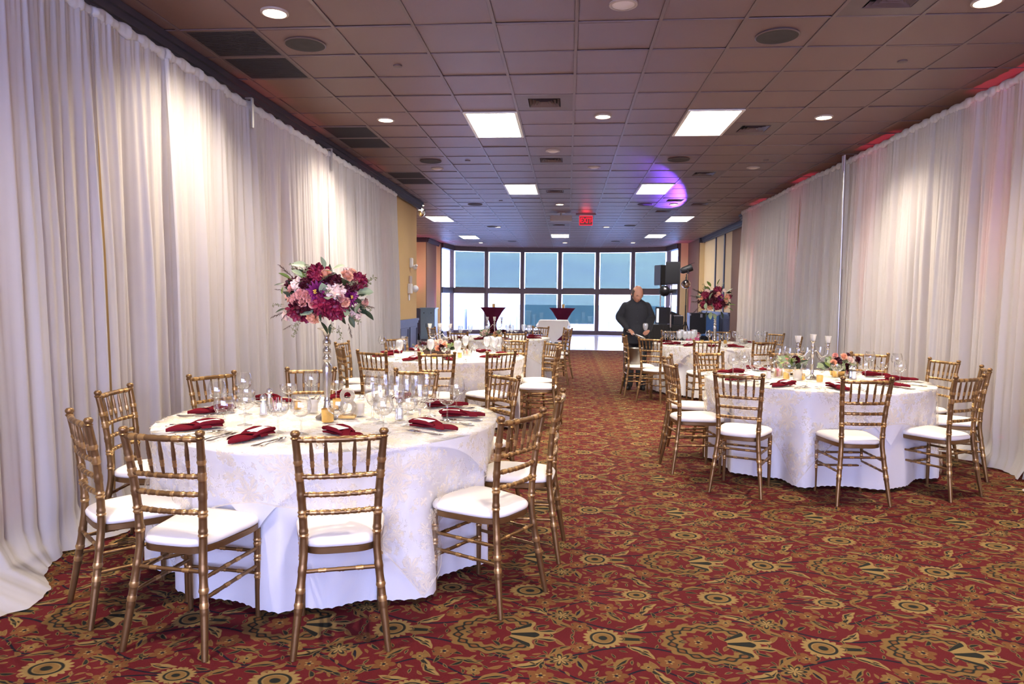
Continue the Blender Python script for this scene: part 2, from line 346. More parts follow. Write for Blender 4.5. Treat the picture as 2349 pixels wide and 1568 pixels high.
# ------------------------------------------------------------------ mesh helper
class MB:
    def __init__(s): s.v = []; s.f = []; s.hi = []
    def add(s, vs, fs):
        o = len(s.v); s.v += [tuple(p) for p in vs]; s.f += [tuple(i+o for i in f) for f in fs]; return s
    def box(s, x0, x1, y0, y1, z0, z1):
        return s.add([(x0, y0, z0), (x1, y0, z0), (x1, y1, z0), (x0, y1, z0), (x0, y0, z1), (x1, y0, z1), (x1, y1, z1), (x0, y1, z1)],
                     [(3, 2, 1, 0), (4, 5, 6, 7), (0, 1, 5, 4), (1, 2, 6, 5), (2, 3, 7, 6), (3, 0, 4, 7)])
    def bar(s, p0, p1, w, h):
        p0, p1 = Vector(p0), Vector(p1); d = (p1-p0).normalized(); up = Vector((0, 0, 1)) if abs(d.z) < .95 else Vector((0, 1, 0))
        r = d.cross(up).normalized()*w/2; u = r.cross(d).normalized()*h/2
        vs = [p+a+b for p in (p0, p1) for a, b in ((-r, -u), (r, -u), (r, u), (-r, u))]
        return s.add(vs, [(3, 2, 1, 0), (4, 5, 6, 7), (0, 1, 5, 4), (1, 2, 6, 5), (2, 3, 7, 6), (3, 0, 4, 7)])
    def lathe(s, prof, seg=16, loc=(0, 0, 0), M=None, sy=1.0, cap=True):
        vs = []; fs = []; n = len(prof)
        for r, z in prof:
            for k in range(seg):
                a = 2*PI*k/seg; p = Vector((r*math.cos(a), r*math.sin(a)*sy, z))
                vs.append((M @ p if M else p)+Vector(loc))
        for i in range(n-1):
            for k in range(seg):
                a, b = i*seg+k, i*seg+(k+1) % seg; fs.append((a, b, b+seg, a+seg))
        if cap and prof[0][0] > 1e-4: fs.append(tuple(range(seg-1, -1, -1)))
        if cap and prof[-1][0] > 1e-4: fs.append(tuple((n-1)*seg+k for k in range(seg)))
        return s.add(vs, fs)
    def tube(s, pts, rad, seg=8, cap=True, closed=False, hi=None):
        pts = [Vector(p) for p in pts]; n = len(pts)
        if not hasattr(rad, '__len__'): rad = [rad]*n
        vs = []; fs = []; prev = None
        for i, p in enumerate(pts):
            t = ((pts[(i+1) % n]-pts[i-1]) if closed else (pts[min(i+1, n-1)]-pts[max(i-1, 0)])).normalized()
            if prev is None: up = Vector((0, 0, 1)) if abs(t.z) < .9 else Vector((0, 1, 0)); a = t.cross(up).normalized()
            else: a = (prev-t*prev.dot(t)).normalized()
            prev = a; b = t.cross(a)
            for k in range(seg):
                th = 2*PI*k/seg; vs.append(p+(a*math.cos(th)+b*math.sin(th))*rad[i])
        m = n if closed else n-1
        for i in range(m):
            for k in range(seg):
                q0, q1 = i*seg, ((i+1) % n)*seg; k2 = (k+1) % seg
                if hi and (hi[i] or hi[(i+1) % n]): s.hi.append(len(s.f)+len(fs))
                fs.append((q0+k, q0+k2, q1+k2, q1+k))
        if cap and not closed: fs.append(tuple(range(seg-1, -1, -1))); fs.append(tuple((n-1)*seg+k for k in range(seg)))
        return s.add(vs, fs)
    def ball(s, c, r, seg=10, rings=6, sz=1.0):
        return s.lathe([(r*math.sin(PI*i/rings)+1e-5, -r*sz*math.cos(PI*i/rings)) for i in range(rings+1)], seg, c)
    def grid(s, nu, nv, fn, closed_u=False):
        vs = [fn(i, j) for j in range(nv) for i in range(nu)]; fs = []
        for j in range(nv-1):
            for i in range(nu if closed_u else nu-1):
                i2 = (i+1) % nu; fs.append((j*nu+i, j*nu+i2, (j+1)*nu+i2, (j+1)*nu+i))
        return s.add(vs, fs)
    def mesh(s, name, mat, smooth=None, bevel=0.0):
        me = bpy.data.meshes.new(name); me.from_pydata(s.v, [], s.f)
        if bevel:
            bm = bmesh.new(); bm.from_mesh(me); bmesh.ops.bevel(bm, geom=list(bm.edges), offset=bevel, segments=2, affect='EDGES', clamp_overlap=True); bm.to_mesh(me); bm.free()
        if mat: me.materials.append(MT[mat] if isinstance(mat, str) else mat)
        if s.hi:
            me.materials.append(MT['goldring'])
            for q in s.hi: me.polygons[q].material_index = 1
        if smooth is not None:
            me.polygons.foreach_set('use_smooth', [True]*len(me.polygons))
            if smooth < 179: me.set_sharp_from_angle(angle=math.radians(smooth))
        me.update(); return me
def put(name, me, parent=None, loc=(0, 0, 0), rot=(0, 0, 0), scale=None):
    o = bpy.data.objects.new(name, me); COL.objects.link(o); o.location = loc; o.rotation_euler = rot
    if scale: o.scale = scale
    if parent: o.parent = parent
    return o
def tag(o, label, cat, group=None):
    o['label'] = label; o['category'] = cat
    if group: o['group'] = group
    return o
def struct(o, label=None, cat=None):
    o['kind'] = 'structure'
    if label: o['label'] = label
    if cat: o['category'] = cat
    return o
def thing(name, label, cat, loc=(0, 0, 0), rz=0.0, group=None, rot=None):
    o = put(name, None, None, loc, rot or (0, 0, rz)); o.empty_display_size = .1
    return tag(o, label, cat, group)
def parts(root, plist):
    """plist: (name, mesh, loc, rot, [subparts])"""
    for p in plist:
        o = put(p[0], p[1], root, p[2] if len(p) > 2 else (0, 0, 0), p[3] if len(p) > 3 else (0, 0, 0))
        if len(p) > 4:
            for q in p[4]: put(q[0], q[1], o, q[2] if len(q) > 2 else (0, 0, 0), q[3] if len(q) > 3 else (0, 0, 0))
def rnd(a, b): return random.uniform(a, b)
CEIL = 3.481
XL, XR = -3.25, 4.18          # the side walls behind the drapes
# ================================================================== STRUCTURE
fl = struct(put('floor', MB().box(-5.4, 5.6, -3.3, 19.9, -.05, 0).mesh('floor', 'carpet')))
fl2 = struct(put('floor', MB().box(-5.4, 5.6, 19.9, 29.2, -.05, -.006).mesh('tile_bed', 'grout')))
tm = MB().box(-.300, .300, -.300, .300, -.006, 0).mesh('tile', 'tileflr', bevel=.002)
for i in range(16):
    for j in range(14): put('tile', tm, fl2, (-4.65+.61*i, 20.21+.61*j, 0))
put('threshold_strip', MB().box(-5.4, 5.6, 19.88, 19.92, -.004, .006).mesh('threshold', 'alu'), fl2)
# --- walls
def wall(name, x0, x1, y0, y1, mat, z0=0, z1=3.55): return struct(put(name, MB().box(x0, x1, y0, y1, z0, z1).mesh(name, mat)))
def crown(par, p0, p1, mat='crown'):
    m = MB(); m.bar(p0, p1, .14, .05); q0, q1 = Vector(p0)-Vector((0, 0, .05)), Vector(p1)-Vector((0, 0, .05)); m.bar(q0, q1, .09, .06)
    m.bar(q0-Vector((0, 0, .05)), q1-Vector((0, 0, .05)), .04, .05)
    put('crown_moulding', m.mesh('crown', mat), par)
def wainscot_x(par, x, s, y0, y1, h=.95, mat='navy'):
    # boards along a wall whose face is x, room side s
    put('wainscot', MB().box(min(x, x+.02*s), max(x, x+.02*s), y0, y1, .0, h).mesh('wainscot', mat), par)
    put('chair_rail', MB().box(min(x, x+.06*s), max(x, x+.06*s), y0, y1, h, h+.05).box(min(x, x+.04*s), max(x, x+.04*s), y0, y1, h-.05, h).mesh('chair_rail', mat), par)
    n = max(1, int((y1-y0)/.8)); st = (y1-y0)/n
    for k in range(n):
        a, b = y0+st*k+.07, y0+st*(k+1)-.07; m = MB(); xx = x+.02*s
        for (c, d, e, f) in ((a, b, .17, .2), (a, b, h-.15, h-.12), (a, a+.03, .2, h-.15), (b-.03, b, .2, h-.15)): m.box(min(xx, xx+.015*s), max(xx, xx+.015*s), c, d, e, f)
        put('wainscot_panel', m.mesh('wainscot_panel', mat), par)
    put('baseboard', MB().box(min(x, x+.03*s), max(x, x+.03*s), y0, y1, 0, .12).mesh('baseboard', mat), par)
wl = wall('wall_left', XL-.15, XL, -3.2, 15.0, 'mustard'); wainscot_x(wl, XL, 1, 6, 15.0)
crown(wl, (XL+.07, 4, CEIL-.03), (XL+.07, 15.07, CEIL-.03))
wl2 = wall('wall_left', -5.4, XL-.15, 14.85, 15.0, 'mustard')
wl3 = wall('wall_left', -5.4, -5.25, 15.0, 23.9, 'cream_wall')
wl4 = wall('wall_left', -5.4, -4.86, 23.9, 26.0, 'cream_wall')
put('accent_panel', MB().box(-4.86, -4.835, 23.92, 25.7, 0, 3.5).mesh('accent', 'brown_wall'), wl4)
m = MB().box(-5.38, -4.87, 23.87, 23.9, 0, 1.02).box(-5.38, -4.85, 23.84, 23.9, 1.02, 1.07)
put('wainscot', m.mesh('wainscot', 'navy'), wl4)
crown(wl4, (-5.3, 23.84, CEIL-.03), (-4.8, 23.84, CEIL-.03)); crown(wl4, (-4.79, 23.84, CEIL-.03), (-4.79, 26, CEIL-.03))
wr = wall('wall_right', XR, XR+.15, -3.2, 17.2, 'mustard'); wainscot_x(wr, XR, -1, 10, 17.2, .98)
crown(wr, (XR-.07, 4, CEIL-.03), (XR-.07, 17.27, CEIL-.03))
wall('wall_right', XR+.15, 5.4, 17.05, 17.2, 'mustard')
XR2 = 4.50
wr3 = wall('wall_right', XR2, XR2+.15, 17.2, 23.8, 'cream_wall'); wainscot_x(wr3, XR2, -1, 19.9, 23.8, 1.05)
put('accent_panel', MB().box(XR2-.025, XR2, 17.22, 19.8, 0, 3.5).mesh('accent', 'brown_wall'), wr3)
crown(wr3, (XR2-.07, 17.2, CEIL-.03), (XR2-.07, 23.8, CEIL-.03))
for yy in (20.75, 21.95): put('wall_strip', MB().box(XR2-.03, XR2, yy-.05, yy+.05, 1.1, 3.4).mesh('wall_strip', 'navy'), wr3)
wr4 = wall('wall_right', 4.35, XR2+.15, 23.8, 26.2, 'cream_wall')
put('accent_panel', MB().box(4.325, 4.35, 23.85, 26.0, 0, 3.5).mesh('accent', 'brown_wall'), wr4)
put('wainscot', MB().box(4.35, 4.52, 23.77, 23.8, 0, 1.05).mesh('wainscot', 'navy'), wr4)
crown(wr4, (4.3, 23.74, CEIL-.03), (4.55, 23.74, CEIL-.03))
# wall behind the photographer, with its own row of windows
wbk = struct(put('wall_back', MB().box(XL, XR, -3.35, -3.2, 0, .35).box(XL, XR, -3.35, -3.2, 3.25, 3.55).box(XL, XL+.3, -3.35, -3.2, .35, 3.25).box(XR-.3, XR, -3.35, -3.2, .35, 3.25).mesh('wall_back', 'mustard')))
wx0, wx1 = XL+.3, XR-.3
for k in range(4):
    a = wx0+(wx1-wx0)*k/4; b = wx0+(wx1-wx0)*(k+1)/4
    w_ = struct(put('window_%d' % (k+9), MB().box(a, a+.06, -3.32, -3.24, .35, 3.25).box(b-.06, b, -3.32, -3.24, .35, 3.25).box(a+.06, b-.06, -3.32, -3.24, .35, .43).box(a+.06, b-.06, -3.32, -3.24, 3.17, 3.25).box(a+.06, b-.06, -3.32, -3.24, 1.72, 1.8).mesh('window_frame', 'frame')))
    for z0, z1 in ((.43, 1.72), (1.8, 3.17)): put('pane', MB().box(a+.06, b-.06, -3.285, -3.279, z0, z1).mesh('pane', 'pane'), w_)
# --- far window bay
MUL = [(1010, 26.1), (1037, 27.75), (1116, 28.4), (1198.5, 28.6), (1284.5, 28.6), (1370.5, 28.6), (1452, 28.4), (1533.5, 27.75), (1560, 26.1)]
MP = [ony(px, 620, Y) for px, Y in MUL]
ZS, ZT0, ZT1, ZH = .16, 1.62, 1.84, 3.30
SHADE_LOW = {3: .22, 4: .42, 6: .2}
for k in range(8):
    a = Vector((MP[k].x, MP[k].y, 0)); b = Vector((MP[k+1].x, MP[k+1].y, 0)); d = (b-a).normalized(); nrm = Vector((-d.y, d.x, 0))
    def seg(z0, z1, off0, off1, t0=.07, t1=.07):
        p, q = a+d*t0, b-d*t1; m = MB()
        vs = [Vector((v.x, v.y, z))+nrm*o for z in (z0, z1) for v in (p, q) for o in (off0, off1)]
        return m.add(vs, [(0, 1, 3, 2), (4, 6, 7, 5), (0, 2, 6, 4), (1, 5, 7, 3), (0, 4, 5, 1), (2, 3, 7, 6)])
    w_ = struct(put('window_%d' % (k+1), seg(0, ZS, -.1, .1, 0, 0).mesh('window_sill', 'frame')))
    put('transom', seg(ZT0, ZT1, -.07, .07).mesh('transom', 'frame'), w_)
    put('window_head', seg(ZH, 3.55, -.12, .1, 0, 0).mesh('window_head', 'frame'), w_)
    put('transom_cap', seg(ZT1-.03, ZT1, -.1, -.07).mesh('transom_cap', 'frame'), w_)
    hw = .085 if k in (0, 7) else .078
    put('mullion', MB().bar((b.x, b.y, 0), (b.x, b.y, 3.5), .16, .16).mesh('mullion', 'frame'), w_)
    if k == 0: put('mullion', MB().bar((a.x, a.y, 0), (a.x, a.y, 3.5), .1, .16).mesh('mullion', 'frame'), w_)
    for z0, z1 in ((ZS, ZT0), (ZT1, ZH)): put('pane', seg(z0, z1, .02, .03).mesh('pane', 'pane'), w_)
    if 1 <= k <= 6:
        mg = .115
        sh = put('roller_shade', seg(ZT1+.01, ZH-.02, -.05, -.045, mg, mg).mesh('roller_shade', 'shade'), w_)
        put('hem_bar', seg(ZT1+.0, ZT1+.03, -.055, -.04, mg, mg).mesh('hem_bar', 'frame'), sh)
        if k in SHADE_LOW:
            z0 = SHADE_LOW[k]
            sh = put('roller_shade', seg(z0, ZT0-.005, -.05, -.045, mg, mg).mesh('roller_shade', 'shade'), w_)
            put('hem_bar', seg(z0, z0+.025, -.055, -.04, mg, mg).mesh('hem_bar', 'alu'), sh)
# jambs either side of the bay
for s, a, b in ((-1, -4.86, MP[0]), (1, 4.35, MP[8])):
    struct(put('wall_left' if s < 0 else 'wall_right', MB().box(min(a, b.x), max(a, b.x)+.02, 25.95, 26.15, 0, 3.55).mesh('jamb', 'cream_wall')))
# --- ceiling
GX, GY, T = .038, 5.335, .61
slab = struct(put('ceiling', MB().box(-5.4, 5.6, -3.4, 29.2, 3.56, 3.62).mesh('ceiling', 'plenum')))
def cell(px, py): p = onz(px, py, CEIL); return math.floor((p.x-GX)/T), math.floor((p.y-GY)/T)
def cellc(i, r): return GX+(i+.5)*T, GY+(r+.5)*T
troffers = [(-2, 4), (2, 4), (-2, 12), (2, 12)]
for px, py in ((1012, 500), (1567, 499), (1077, 540), (1294, 540), (1511, 540)):
    i, r = cell(px, py); troffers.append((i, r))
used = set()
for i, r in troffers: used |= {(i, r), (i, r+1)}
vents = [cell(*p) for p in ((1253, 231), (2035, 12), (1735, 296), (1270, 365), (1622, 398), (1280, 437), (1557, 458), (1290, 515), (1530, 487), (1640, 465))]
grilles = [(-5, 0), (-5, 1), (-5, 5), (-5, 6), (-5, 10), (-5, 11)]
used |= set(vents) | set(grilles)
tile_m = MB().box(-.293, .293, -.286, .286, 0, .018).mesh('ceiling_tile', 'ctile', bevel=.004)
random.seed(5); rest = MB(); cnt = 0
for i in range(-9, 9):
    for r in range(-14, 39):
        if (i, r) in used: continue
        x, y = cellc(i, r)
        if y < 15 and (x < XL-.2 or x > XR+.2): continue
        if -2 <= r <= 17 and -6 <= i <= 6 and cnt < 299:
            cnt += 1
            put('ceiling_tile', tile_m, slab, (x, y, CEIL+rnd(0, .003)), (rnd(-.012, .012), rnd(-.006, .006), 0))
        else: rest.box(x-.293, x+.293, y-.286, y+.286, CEIL+.001, CEIL+.018)
ro = put('ceiling_tile_field', rest.mesh('ceiling_tiles', 'ctile'), slab); ro['kind'] = 'stuff'
lng = MB().box(-.013, .013, -3.2, 29, -.006, .003).mesh('runner', 'tee')
for i in range(-9, 10): put('grid_runner', lng, slab, (GX+i*T, 0, CEIL))
ct = MB()
for r in range(-13, 40): ct.box(-5.4, 5.6, GY+r*T-.011, GY+r*T+.011, CEIL-.004, CEIL+.003)
co = put('grid_cross_tees', ct.mesh('cross_tees', 'tee'), slab); co['kind'] = 'stuff'
# E
# ================================================================== CEILING FIXTURES
fr = MB().box(-.30, .30, -.60, -.565, -.012, .03).box(-.30, .30, .565, .60, -.012, .03).box(-.30, -.268, -.565, .565, -.012, .03).box(.268, .30, -.565, .565, -.012, .03).mesh('troffer_frame', 'white')
df = MB().box(-.268, .268, -.565, .565, -.006, .004).mesh('diffuser', 'troffer')
hs = MB().box(-.30, .30, -.60, .60, .03, .06).mesh('housing', 'vent')
for k, (i, r) in enumerate(troffers):
    x = GX+(i+.5)*T; y = GY+(r+1)*T
    t = thing('ceiling_light', 'two by four foot lit panel light set in the brown tiled ceiling', 'ceiling light', (x, y, CEIL-.002), 0, 'lit panel lights in the ceiling')
    parts(t, [('frame', fr), ('diffuser', df), ('housing', hs)])
ring = MB().lathe([(.098, .01), (.098, -.006), (.082, -.010), (.078, -.002), (.078, .012)], 28).mesh('trim_ring', 'tan', 40)
lens = MB().lathe([(.0001, -.004), (.04, -.005), (.079, -.002), (.079, .006)], 28).mesh('lens', 'downlight', 60)
lens0 = MB().lathe([(.0001, -.02), (.05, -.017), (.079, -.004), (.079, .006)], 28).mesh('lens', 'downoff', 60)
DL = [(630, 28, 1), (1430, 9, 0), (2265, 2, 1), (885, 274, 1), (1383, 266, 1), (1890, 268, 1), (1003, 386, 0), (1268, 346, 0), (1363, 383, 0), (1728, 384, 0),
      (1284, 468, 1), (1546, 468, 1), (965, 470, 1), (1142, 520, 1), (1391, 520, 1), (1103, 556, 1), (1296, 556, 1), (1452, 556, 1)]
for px, py, on in DL:
    p = onz(px, py, CEIL)
    t = thing('downlight', ('unseen added downlight glowing warm in the brown tiled ceiling' if on else 'round ceiling lens, unlit, in the brown tiled ceiling'), 'downlight', (p.x, p.y, CEIL-.004), 0,
              'lit round downlights' if on else 'unlit round ceiling lenses')
    parts(t, [('trim_ring', ring), ('lens', lens if on else lens0)])
    if on and p.y < 16:
        lamp('downlight_lamp', 'SPOT', (0, 0, -.03), 190, (1.0, .85, .68), t, spot_size=2.3, spot_blend=.9, shadow_soft_size=.07)
# unseen downlights added overhead near the camera, carrying the room's light forward
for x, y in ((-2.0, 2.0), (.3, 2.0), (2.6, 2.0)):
    t = thing('downlight', 'unseen added downlight glowing warm in the brown tiled ceiling', 'downlight', (x, y, CEIL-.004), 0, 'lit round downlights')
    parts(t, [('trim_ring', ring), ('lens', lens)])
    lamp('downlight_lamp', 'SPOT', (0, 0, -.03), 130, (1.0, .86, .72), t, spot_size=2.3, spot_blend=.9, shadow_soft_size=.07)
spr = MB().lathe([(.155, .004), (.155, -.008), (.13, -.012), (.105, -.007), (.05, -.009), (.0001, -.011)], 32).mesh('grille', 'spk', 40)
spr2 = MB().lathe([(.158, .006), (.165, -.006), (.155, -.010), (.15, .004)], 32).mesh('rim', 'vent', 40)
for px, py in ((700, 100), (1783, 81), (988, 369), (1557, 365), (1090, 468), (1480, 468), (1130, 519), (1445, 517), (1175, 553), (1412, 553)):
    p = onz(px, py, CEIL)
    t = thing('ceiling_speaker', 'round dark brown speaker grille flush in the ceiling tiles', 'speaker', (p.x, p.y, CEIL-.004), 0, 'round ceiling speakers')
    parts(t, [('grille', spr), ('rim', spr2)])
sp = MB().lathe([(.04, .004), (.04, -.006), (.018, -.010), (.0001, -.010)], 16).mesh('cover_plate', 'vent', 40)
for px, py in ((912, 151), (2070, 140), (1073, 368), (1757, 367), (1149, 460), (1627, 459)):
    p = onz(px, py, CEIL)
    tag(put('sprinkler_cover', sp, None, (p.x, p.y, CEIL-.003)), 'small round sprinkler cover plate on a ceiling tile', 'sprinkler', 'sprinkler covers in the ceiling')
# square-cone air diffusers
def louvre(k):
    a, b = .155-.036*k, .128-.036*k; zt, zb = .03, -.002; m = MB()
    if b <= .0: b = .004
    vs = [(sx*w, sy*w, z) for w, z in ((a, zb), (b, zt)) for sx, sy in ((-1, -1), (1, -1), (1, 1), (-1, 1))]
    return m.add(vs, [(0, 1, 5, 4), (1, 2, 6, 5), (2, 3, 7, 6), (3, 0, 4, 7)]).mesh('louvre', 'vent')
lou = [louvre(k) for k in range(4)]
face = MB().box(-.295, .295, -.295, -.165, 0, .012).box(-.295, .295, .165, .295, 0, .012).box(-.295, -.165, -.165, .165, 0, .012).box(.165, .295, -.165, .165, 0, .012).mesh('face_panel', 'vent')
thr = MB().box(-.165, .165, -.165, .165, .04, .05).mesh('throat', 'ventdark')
for c in vents:
    x, y = cellc(*c)
    t = thing('air_diffuser', 'square brown air diffuser with stepped louvres in the ceiling', 'air vent', (x, y, CEIL), 0, 'square air diffusers in the ceiling')
    parts(t, [('face_panel', face), ('throat', thr)]+[('louvre', l) for l in lou])
gf = MB().box(-.295, .295, -.295, -.27, -.002, .012).box(-.295, .295, .27, .295, -.002, .012).box(-.295, -.27, -.27, .27, -.002, .012).box(.27, .295, -.27, .27, -.002, .012).mesh('grille_frame', 'vent')
sl = MB().bar((-.27, 0, 0), (.27, 0, 0), .012, .004).mesh('grille_slat', 'spk')
bk = MB().box(-.27, .27, -.27, .27, .012, .016).mesh('grille_backing', 'ventdark')
for c in grilles:
    x, y = cellc(*c)
    t = thing('return_grille', 'dark slatted return air grille filling a ceiling tile', 'air vent', (x, y, CEIL), 0, 'return air grilles by the left wall')
    parts(t, [('grille_frame', gf), ('grille_backing', bk)]+[('grille_slat', sl, (0, -.255+.0232*k, 0)) for k in range(23)])
# exit sign hanging from the ceiling
EXY = 17.1
p = ony(1344, 506, EXY)
ex = thing('exit_sign', 'red lit EXIT sign hanging on a clear panel from the ceiling', 'sign', (p.x, EXY, CEIL))
zc = p.z-CEIL
parts(ex, [('canopy', MB().box(-.24, .24, -.05, .05, -.03, 0).mesh('canopy', 'vent')),
           ('clear_panel', MB().box(-.15, .15, -.006, .006, min(zc+.10, -.012), -.01).mesh('clear_panel', 'frost')),
           ('sign_plate', MB().box(-.15, .15, -.012, .012, zc-.10, zc+.10).mesh('sign_plate', 'exitpale'), (0, 0, 0), (0, 0, 0), [
               ('sign_border', MB().box(-.16, .16, -.014, .014, zc+.095, zc+.11).box(-.16, .16, -.014, .014, zc-.11, zc-.095).box(-.16, -.148, -.014, .014, zc-.1, zc+.1).box(.148, .16, -.014, .014, zc-.1, zc+.1).mesh('sign_border', 'exitred'))])])
cu = bpy.data.curves.new('exit_text', 'FONT'); cu.body = 'EXIT'; cu.size = .20; cu.align_x = 'CENTER'; cu.align_y = 'CENTER'; cu.extrude = .004; cu.offset = .006
to = bpy.data.objects.new('tmp_text', cu); COL.objects.link(to)
bpy.context.view_layer.update()
tme = bpy.data.meshes.new_from_object(to.evaluated_get(bpy.context.evaluated_depsgraph_get())); bpy.data.objects.remove(to)
tme.materials.clear(); tme.materials.append(MT['exitred'])
for s_ in (-1, 1): put('chevron', MB().bar((s_*.125, -.016, zc+.03), (s_*.142, -.016, zc), .01, .012).bar((s_*.142, -.016, zc), (s_*.125, -.016, zc-.03), .01, .012).mesh('chevron', 'exitred'), ex)
put('lettering', tme, ex, (.0, -.018, zc), (PI/2, 0, 0), (.66, .88, 1))
lamp('exit_glow', 'POINT', (0, -.05, zc+.02), 1.2, (1, .05, .1), ex, shadow_soft_size=.1)
# tan box on a short stem beside the exit sign
EBY = 16.9
p = ony(1287, 500, EBY)
bx = thing('emergency_light', 'beige box lamp hanging on a short stem beside the exit sign', 'lamp', (p.x, EBY, CEIL))
parts(bx, [('stem', MB().lathe([(.02, min(-.013, p.z-CEIL+.05)), (.02, 0)], 12).mesh('stem', 'tan')), ('ceiling_plate', MB().lathe([(.10, -.012), (.10, 0)], 20).mesh('plate', 'tan')),
           ('body', MB().box(-.26, .26, -.08, .08, p.z-CEIL-.07, p.z-CEIL+.06).mesh('body', 'tan', bevel=.01))])
# small dome camera at the end of the left wall
p = ony(967, 490, 15.6)
dm = thing('dome_camera', 'small dark dome security camera under the ceiling at the mustard wall end', 'camera', (p.x, 15.6, p.z+.06))
parts(dm, [('dome', MB().lathe([(.0001, -.13), (.05, -.115), (.075, -.06), (.078, 0)], 18).mesh('dome', 'chrome', 60)), ('mount', MB().lathe([(.085, 0), (.085, .04), (.03, .05), (.03, CEIL-p.z-.06)], 18).mesh('mount', 'blackm', 40))])
# mustard wall fixtures
def on_left_wall(px, py): v = ray(px, py); return CAM+v*(XL/v.x)
p = on_left_wall(941, 607)
t = thing('wall_sensor', 'small white sensor with a lamp head high on the mustard wall', 'sensor', p)
parts(t, [('back_box', MB().box(0, .05, -.07, .07, -.06, .14).mesh('back_box', 'white', bevel=.008)), ('lamp_head', MB().ball((.10, .0, -.05), .05).mesh('lamp_head', 'white', 60)), ('lens', MB().ball((.14, -.05, -.02), .03).mesh('lens', 'bulb', 60))])
p = on_left_wall(940, 655)
t = thing('emergency_lamp', 'white twin head emergency lamp beneath a tan plate on the mustard wall', 'lamp', p)
parts(t, [('tan_plate', MB().box(0, .03, -.1, .1, .05, .2).mesh('tan_plate', 'tan', bevel=.005)), ('body', MB().box(0, .07, -.2, -.02, -.16, .04).mesh('body', 'white', bevel=.008)), ('lamp_head', MB().ball((.09, .10, -.06), .075).mesh('lamp_head', 'bulb', 60)), ('switch_plate', MB().box(0, .015, -.14, -.04, -.3, -.18).mesh('switch', 'white', bevel=.003))])
p = on_left_wall(975, 468)
# ================================================================== DRAPES
def drape_panel(x, s, y0, y1, ztop, seed, label, group, spread=0.0, tail=0.0):
    """hanging panel at x, room side s; folds run down the cloth, hem puddles on the carpet"""
    rr = random.Random(seed); L = y1-y0; ny = max(60, int(L*110)); nz = 30
    fo = [(rr.uniform(4.5, 6.5), rr.uniform(0, 6.3), .020), (rr.uniform(9, 12), rr.uniform(0, 6.3), .012), (rr.uniform(2, 3), rr.uniform(0, 6.3), .028), (rr.uniform(17, 24), rr.uniform(0, 6.3), .004)]
    drift = [rr.uniform(-.25, .25) for _ in fo]
    def fn(i, j):
        t = i/(ny-1); h = j/(nz-1)
        d = h*(ztop-.03)                       # distance below the rod
        z = ztop-.03-d; y = y0+L*t
        env = .35+.65*min(1, d/1.4)
        x_ = 0
        for (f, ph, am), dr in zip(fo, drift): x_ += am*math.sin(2*PI*f*(y+dr*.10*d*math.sin(2.1*y+ph))+ph)*(env if f < 15 else 1.0)
        x_ += .008*math.sin(2*PI*27*y+seed)*max(0, 1-d/.5)
        x_ += .02*abs(math.sin(PI*2.2*y+seed))*env
        x_ += s*0  # room side handled below
        if z < .3: x_ *= .35+.65*z/.3
        out = .03*h+spread*h*h
        if z < .22:
            q = (.22-z)/.22; out += (.09+.07*math.sin(5*y+seed)+tail*math.exp(-((t-.5)/.3)**2))*q*q; z = max(.006+.012*abs(math.sin(11*y+seed)), z)
        return (x+s*(out+x_), y+.02*math.sin(3*h+seed)*h, z)
    root = thing('sheer_curtain', label, 'drape', (0, 0, 0), 0, group)
    put('curtain_cloth', MB().grid(ny, nz, fn).mesh('curtain', 'sheer', 180), root)
    n2 = max(40, int(L*90)); sg = 9
    def pk(i, j):
        y = y0+L*j/(n2-1); a = 2*PI*i/sg; w = .026+.007*math.sin(41*y+seed)+.005*math.sin(97*y+2*seed); hh = .040+.010*math.sin(29*y+seed*1.7)
        return (x+w*math.cos(a), y, ztop+.0+hh*math.sin(a))
    put('rod_pocket', MB().grid(sg, n2, pk, True).mesh('rod_pocket', 'pocket', 180), root)
    return root
XDL, ZDL, XDR, ZDR = -2.88, 3.15, 3.80, 3.355
lb = [1.2, 2.35, 3.55, 4.15, 4.9, 5.75, 6.2, 7.1, 7.75, 8.33, 9.4, 10.5, 11.65]
for k in range(len(lb)-1):
    drape_panel(XDL+.012*math.sin(k*2.1), 1, lb[k]-.03, lb[k+1]+.03, ZDL, 11+k*7, 'sheer white drape panel hung on pipe before the mustard wall', 'white drapes in front of the mustard wall', .03, .2 if k == 1 else .04)
rb = [4.8, 5.95, 6.85, 7.6, 8.7, 9.93, 11.05, 12.0, 12.95, 14.0, 15.0, 15.85]
for k in range(len(rb)-1):
    drape_panel(XDR+.012*math.sin(k*1.7), -1, rb[k]-.03, rb[k+1]+(-.004 if k == 4 else .03), ZDR, 201+k*5, 'sheer white drape panel on the pipe run with pink light glowing through', 'white drapes lit pink from behind', .0, .2 if k == 0 else .03)
def upright(x, y, h, s, front, label, group):
    t = thing('drape_upright', label, 'pole', (x, y, 0), 0, group)
    parts(t, [('pole', MB().lathe([(.019, .008), (.019, h*.55), (.016, h*.551), (.016, h+.06)], 14).mesh('pole', 'alu', 40)),
              ('base_plate', MB().box(-.2, .2, -.2, .2, 0, .008).mesh('base_plate', 'blackm')),
              ('slip_lock', MB().lathe([(.024, h*.54), (.024, h*.56)], 14).mesh('slip_lock', 'alu')),
              ('hanger_bracket', MB().box(-.012+s*.02, .012+s*.02, -.02, .02, h-.16, h+.05).mesh('hanger', 'alu', bevel=.003))])
for y in (5.98, 8.33): upright(XDL+.07, y, ZDL, 1, 0, 'aluminium drape upright showing between panels before the mustard wall', 'uprights of the drape run before the mustard wall') if False else None
for y in (2.35, 6.2, 8.33, 11.7): upright(XDL-.075, y, ZDL, 1, 0, 'aluminium upright pole holding the drapes before the mustard wall', 'uprights of the drapes before the mustard wall')
